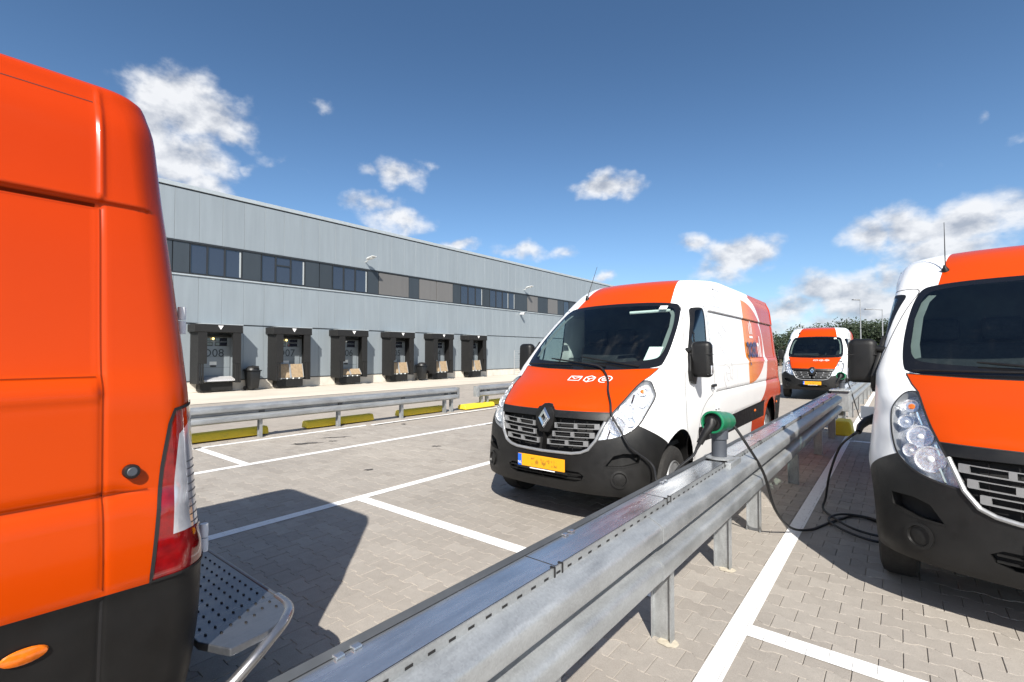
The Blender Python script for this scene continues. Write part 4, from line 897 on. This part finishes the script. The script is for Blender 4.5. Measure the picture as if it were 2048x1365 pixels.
# ---------------------------------------------------------------- guardrails
def wprof(x0,ztop,sg):   # W-beam profile (x,z), x0 = plane of the post face, sg = +1 bulges to +x
    pts=[(.004,0),(.014,.0005),(.022,-.002),(.064,-.026),(.073,-.032),(.079,-.039),(.082,-.049),(.082,-.103),(.080,-.111),(.074,-.117),(.066,-.121),(.020,-.139),(.012,-.143),(.008,-.149),(.008,-.167),(.012,-.173),(.020,-.178),(.064,-.201),(.073,-.207),(.079,-.214),(.082,-.224),(.082,-.278),(.080,-.286),(.074,-.293),(.064,-.299),(.022,-.320),(.014,-.322),(.004,-.322)]
    return [(x0+sg*a*1.16,ztop+b) for a,b in pts]
def wbeam(y0,y1,x0,ztop,sg,parent,th=.004):
    pr=wprof(x0,ztop,sg); n=len(pr); m=MB(); nrm=[]
    back=[(x-sg*.004,z) for x,z in pr]
    vs=[(x,y0,z) for x,z in pr]+[(x,y1,z) for x,z in pr]+[(x,y0,z) for x,z in back]+[(x,y1,z) for x,z in back]
    fs=[(i,i+1,n+i+1,n+i) for i in range(n-1)]+[(2*n+i,3*n+i,3*n+i+1,2*n+i+1) for i in range(n-1)]+[(i,2*n+i,2*n+i+1,i+1) for i in range(n-1)]+[(n+i,n+i+1,3*n+i+1,3*n+i) for i in range(n-1)]+[(0,n,3*n,2*n),(n-1,2*n+n-1,3*n+n-1,2*n-1)]
    m.add(vs,fs); return m.build('w_beam',M_galv,parent,smooth=True)
def ipost(x0,y,ztop,parent,w=.10,d=.055,sg=1):
    m=MB(); t=.006
    m.span((x0-w,y-d/2,-.02),(x0-w+t,y+d/2,ztop)); m.span((x0-t,y-d/2,-.02),(x0,y+d/2,ztop)); m.span((x0-w+t,y-t/2,-.02),(x0-t,y+t/2,ztop))
    return m.build('post',M_galv,parent)
def bolt(x,y,z,sg,parent):
    m=MB(); m.lathe([(.021,0),(.020,.005),(.011,.012),(.001,.013)],12,frame((x,y,z),(sg,0,0))); m.build('bolt',M_galv,parent,smooth=True)
M_sand=simple('spilled_sand',(.47,.42,.33),.95,var=.2,scale=30)
def rail_main(name,ox,ya,yb,posts,joints,label):
    G=empty(name,(ox,0,0),rz=-.0085,label=label,cat='guardrail',group='guardrails with cable trays between the parked vans')
    x0=.075; zt=.782
    js=[ya]+joints+[yb]
    for i in range(len(js)-1):
        wbeam(js[i]-(.0 if i==0 else .16),js[i+1],x0+.005*(i%2),zt+.0015*(i%2),1,G)
    wbeam(ya,yb,-.015,zt,-1,G)
    for y in posts:
        ipost(x0-.002,y,zt-.02,G,w=.112)
        m=MB(); m.span((x0-.118,y-.06,.735),(x0-.002,y+.06,.755)); m.build('post_bracket',M_galv,G)
    for j in joints:
        for dy in (.05,.26):
            for z in (zt-.078,zt-.252): bolt(x0+.1005,j+dy+.02,z,1,G)
    # cable tray on top: pan, perforated side, lid with turned-up dark rear flange
    zt2=.806
    m=MB(); m.span((-.052,ya,zt2),(.092,yb,zt2+.004)); lid=m.build('tray_lid',M_tray,G)
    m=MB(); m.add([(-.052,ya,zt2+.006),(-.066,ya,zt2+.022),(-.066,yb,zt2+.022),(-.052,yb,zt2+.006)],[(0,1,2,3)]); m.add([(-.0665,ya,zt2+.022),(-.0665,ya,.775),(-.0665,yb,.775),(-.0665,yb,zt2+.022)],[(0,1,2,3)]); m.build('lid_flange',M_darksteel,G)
    m=MB(); m.add([(.092,ya,zt2+.0035),(.0965,ya,zt2+.008),(.0965,yb,zt2+.008),(.092,yb,zt2+.0035)],[(0,1,2,3)]); m.add([(.097,ya,zt2+.008),(.097,ya,zt2-.038),(.097,yb,zt2-.038),(.097,yb,zt2+.008)],[(0,1,2,3)]); m.span((.0905,ya,zt2+.005),(.0925,yb,zt2+.006)); m.build('tray_side',M_galv,G)
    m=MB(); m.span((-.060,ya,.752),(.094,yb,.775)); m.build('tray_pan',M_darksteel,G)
    m=MB(); m.span((.086,ya,zt2+.0042),(.0905,yb,zt2+.0052)); m.build('lid_seam',M_gap,G)
    me=None; y=ya+.05; cnt=0
    while y<min(yb,ya+16) and cnt<150:
        if me is None:
            m=MB(); m.span((.0972,-.013,zt2-.0195),(.0985,.013,zt2-.0115)); me=m.mesh('slot',M_gap,bevel=.003)
        link('slot',me,G,(0,y,0)); y+=.075; cnt+=1
    for y in np.arange(ya+.7,yb,1.05):
        for e in (0,.05):
            m=MB(); m.span((.080,y+e-.004,zt2+.0055),(.0995,y+e+.004,zt2+.010)); m.span((.0985,y+e-.004,zt2-.032),(.1005,y+e+.004,zt2+.010)); m.build('lid_clip',M_gap,G)
            m=MB(); m.span((-.062,y+e+.28,zt2+.0045),(-.035,y+e+.305,zt2+.012)); m.build('lid_clip',M_tray,G,bevel=.002)
        m=MB(); m.span((-.05,y+.02,zt2+.0042),(.09,y+.0235,zt2+.005)); m.build('lid_joint',M_gap,G)
    return G
GR=rail_main('guardrail',-1.075,-4.5,10.9,[-3.6,-2.3,-1.0,.3,1.5,2.63,3.77,4.72,6.70,8.85,10.7],[-1.6,1.0-.4,2.42,6.0],'near galvanised guardrail with cable tray carrying the green charger beside the white van')
GR2=rail_main('guardrail',-1.06,12.2,40,[12.6,14.6,16.6,18.6,20.6,22.6,24.6,28,31,34,37],[16,20,24,28],'far galvanised guardrail section with cable tray beside the farthest van')
m=MB(); m.span((-.10,11.75,.40),(.20,12.2,.80)); m.span((-.14,11.70,.80),(.22,12.25,.83)); m.build('end_box',M_galv,GR2,bevel=.012)
for y in (11.85,12.1): ipost(.10,y,.42,GR2)
def block(name,x,y,lx,ly,h,lab,rz=0,grp=None,rad=.05,mat=None):
    m=MB(); m.prism([(-lx/2,0),(lx/2,0),(lx/2-.03,h*.75),(lx/2-.06,h),(-lx/2+.06,h),(-lx/2+.03,h*.75)],1,-ly/2,ly/2); o=m.build(name,mat or M_yellow,loc=(x,y,0),rz=rz,smooth=True,bevel=rad*.5,seg=3); tag(o,lab,'wheel stop',grp); return o
t=NT('yellow_paint'); wp=t.n('ShaderNodeNewGeometry').outputs['Position']; t.set('Base Color',t.mix(t.mapr(t.noise(9,6,wp,.7),.55,.75,0,.5),(.74,.55,.03),(.36,.28,.08))); t.set('Roughness',.55); M_yellow=t.m
GK='yellow concrete blocks along the rails'
for y0,y1,lab in ((1.6,4.42,'yellow rounded kerb block next to the red tail light'),(5.2,6.85,'yellow rounded kerb block below docks D07 and D06'),(7.62,9.10,'yellow rounded kerb block just left of the rail gap'),):
    block('kerb_block',-9.74,(y0+y1)/2,.26,y1-y0,.15,lab,grp=GK)
block('kerb_block',-9.5,10.25,.34,1.25,.13,'bright sunlit yellow block in the gap of the low guardrail',grp=GK); block('kerb_block',-9.75,11.7,.26,1.5,.15,'yellow rounded kerb block right of the rail gap',grp=GK)
block('kerb_block',-.84,11.35,.34,.5,.28,'yellow block at the end of the near guardrail',grp=GK); 
def rail_low(ya,yb,posts,lab,endcaps):
    G=empty('low_guardrail',(-9.42,0,0),label=lab,cat='guardrail',group='low guardrails before the loading docks'); x0=-.0; zt=.64
    wbeam(ya,yb,x0,zt,1,G); 
    for y in posts: ipost(x0-.002,y,zt-.05,G,w=.10); 
    for y in posts:
        m=MB(); m.span((x0+.002,y-.05,zt-.185),(x0+.03,y+.05,zt-.13)); m.build('rail_bracket',M_darksteel,G)
    if endcaps:
        y=endcaps[0]; s=endcaps[1]; m=MB(); pr=[(.082,0),(.082,.06),(.06,.11),(.0,.13),(-.06,.11),(-.08,.06),(-.08,0)]
        vs=[(x0+a,y+s*b,zt-.01) for a,b in pr]+[(x0+a,y+s*b,zt-.31) for a,b in pr]; n=len(pr); m.add(vs,[(i,i+1,n+i+1,n+i) for i in range(n-1)]); m.build('end_shoe',M_galv,G,smooth=True)
rail_low(-14,9.3,[-6,-4,-2,-.3,1.2,2.7,4.18,5.82,7.52,8.95,9.2],'low galvanised guardrail in front of docks D08 to D04',(9.3,1))
rail_low(10.2,30,[10.4,10.65,12.5,14.5,16.5,18.5,21,24,27],'low galvanised guardrail section partly hidden behind the white van',(10.2,-1))
# ---------------------------------------------------------------- chargers and cables
t=NT('charger_green'); t.set('Base Color',(.003,.15,.062)); t.set('Roughness',.42); t.set('Coat Weight',.2); M_green=t.m
M_pole=simple('charger_grey',(.055,.062,.075),.5,var=.15); M_cable=simple('cable_black',(.012,.012,.013),.5,var=.2)
def charger(x,y,z,lab):
    Q=empty('charging_post',(x,y,z),label=lab,cat='charging post',group='green charging sockets on the guardrails'); Q.rotation_euler=(0,0,0)
    m=MB(); m.lathe([(.105,0),(.105,.008),(.07,.012)],28,None); m.build('base_flange',M_galv,Q,smooth=True)
    m=MB(); m.span((-.09,-.14,-.045),(.115,.14,-.002)); m.build('saddle',M_galv,Q,bevel=.004)
    m=MB(); m.lathe([(.052,.008),(.052,.135),(.062,.140),(.062,.205)],26,None); m.build('pole',M_pole,Q,smooth=True)
    ax=Vector((-.03,-1,.08)).normalized(); c=Vector((0,-.0,.262)); F=frame(c,ax,(0,0,1))
    m=MB(); m.lathe([(.056,-.19),(.067,-.185),(.071,-.15),(.073,-.06),(.073,-.02),(.078,.0),(.080,.10),(.080,.150),(.074,.157),(.066,.155),(.064,.12),(.001,.115)],32,F); m.build('socket_body',M_green,Q,smooth=True)
    m=MB(); m.lathe([(.063,.113),(.062,.127),(.045,.131),(.001,.131)],28,F); m.build('socket_face',M_black,Q,smooth=True)
    m=MB(); m.prism([(-.10,.20),(.10,.20),(.10,.27),(-.10,.27)],0,-.055,.055); m.build('socket_cradle',M_pole,Q,smooth=True,bevel=.012)
    for a in (-.06,.0): m=MB(); m.lathe([(.006,0),(.006,.008)],8,frame(c-ax*a*0+Vector((0,a,.089)),(0,0,1))); m.build('screw',M_darksteel,Q)
    return Q,c,ax
Q1,c1,a1=charger(-1.03,3.72,.812,'green charging socket on a grey pole, plugged in beside the white van'); Q2,c2,a2=charger(-.90,12.0,.836,'small green charging socket on the far guardrail end')
def plug(Q,c,ax,name,lab):
    w=Vector(Q.location); p=w+c+ax*.130; d=(ax*.30+Vector((-.42,0,-1))).normalized()
    T=empty(name,p,label=lab,cat='plug'); m=MB(); m.lathe([(.036,-.01),(.038,.03),(.036,.05),(.02,.055)],22,frame((0,0,0),ax,(0,0,1))); m.build('plug_head',M_black,T,smooth=True)
    m=MB(); m.tube([ax*.030+Vector((0,0,.02)),ax*.045-Vector((0,0,.02)),ax*.045+d*.09,ax*.045+d*.17],[.030,.034,.027,.022],14); m.build('plug_grip',M_black,T,smooth=True)
    m=MB(); m.tube([ax*.045+d*.168,ax*.045+d*.215],[.014,.011],10); m.build('strain_relief',M_cable,T,smooth=True)
    return p+ax*.045+d*.21,d
e1,d1=plug(Q1,c1,a1,'charging_plug','black charging plug hanging from the green socket next to the white van')
def cable(pts,r,lab,n=10,grp=None):
    m=MB(); m.tube(spline(pts,n),r,8); o=m.build('cable',M_cable,smooth=True); tag(o,lab,'cable',grp)
VC=Vector((-2.6,3.70,0))
def onv(x,z,off=.012): return VC+on(abs(x),z,1 if x>=0 else -1,off)[0]
cable([e1,e1+d1*.06,(-1.225,3.42,.76),(-1.29,3.38,.64),(-1.36,3.36,.50),(-1.45,3.45,.36),VC+Vector((1.06,.40,.40)),VC+Vector((1.02,.22,.50)),onv(.90,.62,.05),onv(.78,.76,.035),onv(.70,.90,.03),onv(.62,1.02,.016),onv(.575,1.12,.014),onv(.50,1.22,.012),onv(.42,1.31,.012),onv(.30,1.39,.02),onv(.20,1.425,.03),onv(.02,1.45,.028)],.0095,'thin black cable from the green socket up over the orange hood of the white van',12,'charging cables')
VR=Matrix.Translation((.795,3.62,0))@Matrix.Rotation(-.052,4,'Z')
gp,gn=ony(1.62,1.0,-1,.0); gpw=VR@gp; gnw=VR.to_3x3()@gn
T=empty('charging_plug',gpw,label='black charging plug in the side of the right van',cat='plug'); m=MB(); m.tube([gnw*-.01,gnw*.05,gnw*.10+Vector((0,-.03,-.02)),gnw*.14+Vector((0,-.12,-.06)),gnw*.15+Vector((0,-.2,-.10))],[.045,.045,.036,.028,.022],14); m.build('plug_grip',M_black,T,smooth=True)
ge=gpw+gnw*.15+Vector((0,-.2,-.10))
fl=VR@Vector((0,0,0))
m=MB(); m.box((0,0,0),(.10,.012,.11)); o=m.build('charging_flap',M_white_pl,T,loc=gnw*.10+Vector((0,.12,.04)),bevel=.01)
back=Vector(Q1.location)+c1-a1*.18
pts=[back,back+Vector((.03,.06,-.03)),(-.90,4.02,.86),(-.84,4.25,.62),(-.80,4.45,.30),(-.74,4.78,.07),(-.62,5.02,.014),(-.50,5.35,.014),(-.35,5.68,.014),(-.16,5.62,.014),(-.02,5.30,.02),(-.12,5.0,.028),(-.34,5.08,.03),(-.52,5.35,.03),(-.44,5.62,.03),(-.22,5.64,.034),(-.04,5.4,.036),(-.10,5.14,.036),(-.32,5.2,.036),(-.50,5.48,.03),(-.60,5.72,.03),(-.585,5.80,.12),(-.54,5.72,.38),(-.45,5.60,.66),ge+(ge-gpw)*.35,ge]
cable(pts,.0105,'thick black charging cable coiled on the ground from the green socket to the right van',10,'charging cables')
b2=Vector(Q2.location)+c2-a2*.18
cable([b2,b2+Vector((.05,.1,-.03)),(-.80,12.7,.80),(-.72,13.3,.30),(-.66,13.8,.02),(-.5,14.4,.02)],.012,'black cable hanging from the far green socket',8,'charging cables')
e2,d2=plug(Q2,c2,a2,'charging_plug','black charging plug in the small far green socket')
# sand at post feet of the near rail
for y in (2.63,3.77):
    m=MB(); n=14; vs=[(0,0,.006)]+[(.05*math.cos(2*math.pi*k/n)*(1+.3*random.random()),.04*math.sin(2*math.pi*k/n)*(1+.6*random.random()),.0035) for k in range(n)]; m.add(vs,[(0,1+k,1+(k+1)%n) for k in range(n)]); o=m.build('spilled_sand',M_sand,loc=(-1.02+.0085*y,y-.02,0),smooth=True); tag(o,kind='stuff')
M_oil=simple('oil',(.07,.062,.055),.6,var=.3,scale=20)
for k,(x,y,sx,sy) in enumerate(((-8.05,4.35,.28,.09),(-8.2,5.0,.33,.07),(-7.9,4.75,.10,.05),(-8.6,6.9,.08,.05),(-6.1,5.6,.10,.06),(-5.6,3.9,.07,.05))):
    m=MB(); n=22; rr=random.Random(k); vs=[(0,0,.0036)]+[(sx*math.cos(2*math.pi*j/n)*rr.uniform(.35,1.1),sy*math.sin(2*math.pi*j/n)*rr.uniform(.35,1.1),.0036) for j in range(n)]; m.add(vs,[(0,1+j,1+(j+1)%n) for j in range(n)]); o=m.build('oil_stain',M_oil,loc=(x,y,0),rz=R(60)); tag(o,kind='stuff')
# ---------------------------------------------------------------- vans
V0=make_van(); GV='orange and white delivery vans parked nose to the camera'
V0.location=(-2.6,3.70,0); V0.rotation_euler=(0,0,.008); tag(V0,'white delivery van with orange hood facing the camera, a cable lying over its hood','van',GV)
def vcopy(loc,rz,lab): c=copy_tree(V0); c.location=loc; c.rotation_euler=(0,0,rz); tag(c,lab,'van',GV); return c
VL=vcopy((-2.905,-5.505,0),0,'foreground van at left edge showing only its orange rear corner and red tail light')
VRt=vcopy((.795,3.62,0),-.052,'large van cut off by the right edge, its front in shade')
VF=vcopy((-2.24,18.9,0),.0157,'smallest van, far behind the white van by the trees')
# things behind the windscreen of the near white van
def onglass(x,z,off): return on(abs(x),z,1 if x>=0 else -1,off)[0]
m=MB(); q=[onglass(a,b,-.012) for a,b in ((.62,1.51),(.75,1.51),(.75,1.65),(.62,1.65))]; m.add(q,[(0,1,2,3)]); m.build('windscreen_sheet',M_paper,V0)
for vv in (V0,VF):
    m=MB(); q=[onglass(a,b,.003) for a,b in ((.52,2.07),(.60,2.068),(.60,2.11),(.52,2.112))]; m.add(q,[(0,1,2,3)]); m.build('windscreen_sticker',M_paper,vv)
m=MB(); m.tube([(.15,1.62,2.05),(.62,1.66,2.06)],.018,8); m.build('visor_glint',M_paper,V0,smooth=True)  # pale tube drawn for the bright reflection seen in the windscreen
# left van extras: rear step with punched tread, side reflector knob
M_stepm=galv('step_steel',(.20,.215,.24),.05,.35,.8); M_tube=simple('step_tube',(.42,.42,.43),.30,.9,var=.15)
ST=empty('rear_step'); ST.parent=VL
yr=6.20; zs=.495
m=MB(); m.prism([(-.80,yr),(.84,yr),(.98,yr+.06),(.97,yr+.20),(.92,yr+.29),(.83,yr+.345),(-.78,yr+.345),(-.85,yr+.30),(-.90,yr+.20),(-.93,yr+.08)],2,zs-.03,zs); m.build('step_plate',M_stepm,ST,bevel=.004)
me=None
for r_ in range(7):
    for c_ in range(30):
        x=-.88+c_*.0605+(.03 if r_%2 else 0); y=yr+.035+r_*.045
        if abs(x)>.86-.25*max(0,y-yr-.16): continue
        if me is None:
            m=MB(); m.lathe([(.0085,0),(.008,.004),(.006,.0045)],10,Matrix.Diagonal((1,.55,1,1))); me=m.mesh('step_stud',M_gap,smooth=False)
        link('step_stud',me,ST,(x,y,zs))
m=MB(); m.tube(spline([(.78,yr-.16,.31),(.93,yr-.06,.32),(.985,yr+.04,.36),(.995,yr+.12,.415),(.97,yr+.21,.46),(.92,yr+.29,.48),(.84,yr+.345,.485),(.72,yr+.355,.485)],6),.021,14); m.build('step_tube',M_tube,ST,smooth=True)
m=MB(); m.tube([(.74,yr+.355,.488),(-.8,yr+.355,.488)],.010,10); m.build('step_edge',M_stepm,ST,smooth=True)
kp,kn=ony(5.955,1.20,1,.0); m=MB(); m.lathe([(.022,0),(.023,.02),(.020,.026),(.008,.028)],20,frame(kp,kn,(0,1,0))); m.build('door_stop',M_black,VL,smooth=True)
m=MB(); m.lathe([(.0155,.026),(.012,.029),(.001,.029)],18,frame(kp,kn,(0,1,0))); m.build('door_stop_cap',M_pole,VL,smooth=True)
# ---------------------------------------------------------------- far background
M_leafd=[simple('leaf_%s'%k,c,.6,var=.35,scale=.6) for k,c in (('deep',(.016,.028,.009)),('mid',(.026,.042,.013)),('olive',(.045,.055,.018)))]
M_bark=simple('bark',(.09,.07,.05),.9,var=.3)
def tree(x,y,h,w,mat,lab):
    T=empty('tree',(x,y,-.05),label=lab,cat='tree',group='dark trees behind the yard'); rg=random.Random(int(x*100+y))
    m=MB(); m.tube([(0,0,0),(.05,.03,h*.35),(0,.05,h*.7)],[.16,.11,.05],7)
    for k in range(5):
        a=rg.random()*6.28; m.tube([(0,.02,h*(.3+.08*k)),(math.cos(a)*w*.6,math.sin(a)*w*.6,h*(.5+.08*k))],[.05,.02],5)
    m.build('trunk',M_bark,T,smooth=True)
    lumps=[(rg.uniform(-1,1)*w*.7,rg.uniform(-1,1)*w*.6,h*rg.uniform(.25,.86),rg.uniform(.35,.62)*w) for _ in range(10)]+[(0,0,h*.78,w*.5)]
    m=MB(); vs=[];fs=[]
    for lx,ly,lz,lr in lumps:
        for _ in range(340):
            d=Vector((rg.gauss(0,1),rg.gauss(0,1),rg.gauss(0,1))).normalized()*lr*rg.uniform(.55,1.05); c=Vector((lx,ly,lz))+d
            u=Vector((rg.gauss(0,1),rg.gauss(0,1),rg.gauss(0,1))).normalized(); v=u.orthogonal().normalized(); s=rg.uniform(.06,.16)
            b=len(vs); vs+=[c+u*s,c+v*s*.7,c-u*s,c-v*s*.7]; fs.append((b,b+1,b+2,b+3))
    me=bpy.data.meshes.new('crown'); me.from_pydata([tuple(p) for p in vs],[],fs); me.materials.append(mat); link('crown',me,T)
dirs=[(1560,58,4.0,2.4),(1585,62,4.6,2.6),(1612,66,5.4,2.8),(1632,60,5.6,2.6),(1652,64,5.2,2.8),(1675,66,6.0,3.0),(1697,60,6.0,2.8),(1716,64,6.6,3.0),(1738,60,6.3,2.8),(1757,64,6.8,3.2),(1777,58,6.6,2.8),(1796,62,7.0,3.0),(1816,60,6.8,2.8),(1545,66,4.4,2.6),(1850,62,7,3.2),(1890,62,6.6,3)]
names=['low olive tree just left of the far van','tree rising left above the far van roof','tall dark tree right of the far van','dark tree behind the lamp post','round dark tree over the van mirror']
for i,(px,f,h,w) in enumerate(dirs):
    d=ray(px,700); x,y=d[0]*f,d[1]*f; tree(x,y,h*.86,w,M_leafd[i%3 if px<1600 else i%2],'dark leafy tree behind the yard, number %d from the left of the row'%(i+1) if False else '%s tree of the row behind the yard, %s'%(['dark','greener','deep green'][i%3],['leftmost of all','second from the left','third from the left','fourth from the left','fifth from the left','sixth from the left','seventh from the left','eighth from the left','behind the left lamp post','tenth from the left','behind the right lamp post','twelfth from the left','thirteenth from the left','hidden behind the white van','behind the right van','rightmost, behind the right van'][i]))
M_lpole=simple('lamp_pole',(.34,.35,.36),.4,.4,var=.1)
def lamppost(px,f,ztop,arm,lab):
    d=ray(px,700); L=empty('lamp_post',(d[0]*f,d[1]*f,-.05),label=lab,cat='lamp post',group='tall lamp posts by the trees')
    m=MB(); m.tube([(0,0,0),(0,0,ztop*.5),(0,0,ztop)],[.065,.05,.035],10); m.build('pole',M_lpole,L,smooth=True)
    m=MB(); m.tube([(0,0,ztop-.05),(arm*.78,arm*.62,ztop+.02)],.035,7); m.build('arm',M_lpole,L,smooth=True); m=MB(); m.box((arm*.9,arm*.72,ztop+.02),(.62,.34,.10),Matrix.Rotation(YAW,3,'Z')); m.build('lamp_head',M_lpole,L,bevel=.03)
lamppost(1722,46,6.7,-.35,'taller lamp post between the far van and the mirror'); lamppost(1766,44,5.6,-1.1,'shorter lamp post with long arm next to the right van')
M_fence=simple('fence_white',(.62,.63,.63),.5,var=.1)
d0=ray(1690,700); d1_=ray(1830,700); F_=empty('palisade_fence',(0,0,0),label='pale palisade fence in front of the dark trees',cat='fence')
a_=Vector((d0[0]*40,d0[1]*40,0)); b_=Vector((d1_[0]*44,d1_[1]*44,0)); n=46
pm_=MB(); pm_.prism([(-.05,0),(.05,0),(.05,2.0),(0,2.12),(-.05,2.0)],1,-.01,.01); pme=pm_.mesh('pale',M_fence)
for i in range(n): p=a_.lerp(b_,i/(n-1)); link('pale',pme,F_,p,YAW*0+R(10))
for z in (.4,1.7): m=MB(); m.tube([a_+Vector((0,.03,z)),b_+Vector((0,.03,z))],.03,5); m.build('fence_rail',M_fence,F_)
# small parked car far beyond the rail end
def far_car(px,f,lab):
    d=ray(px,700); Cc=empty('parked_car',(d[0]*f,d[1]*f,-.02),rz=R(6),label=lab,cat='car'); 
    m=MB(); m.prism([(-2.0,.30),(-2.05,.72),(-1.25,.88),(-.75,1.40),(1.0,1.44),(1.75,.95),(2.05,.88),(2.05,.30)],0,-.84,.84); m.build('body',M_white_pl,Cc,smooth=True,bevel=.08,seg=3)
    m=MB(); m.prism([(-1.12,.92),(-.72,1.34),(.95,1.38),(1.55,.97)],0,-.85,.85); m.build('side_glass',M_gloss,Cc); m=MB(); m.box((0,-1.03,1.12),(1.35,.04,.52),Matrix.Rotation(R(-40),3,'X')); m.build('windscreen',M_gloss,Cc)
    for y in (-1.3,1.35):
        for s in (-1,1): m=MB(); m.lathe([(.31,-.1),(.32,0),(.31,.1)],20,frame((s*.76,y,.32),(1,0,0))); m.build('wheel',M_rubber,Cc,smooth=True)
    for s in (-.6,.6): m=MB(); m.box((s,-2.03,.68),(.3,.06,.14)); m.build('headlight',M_refl,Cc,bevel=.02)
far_car(1746,34,'small white car seen between the mirror and the right van')
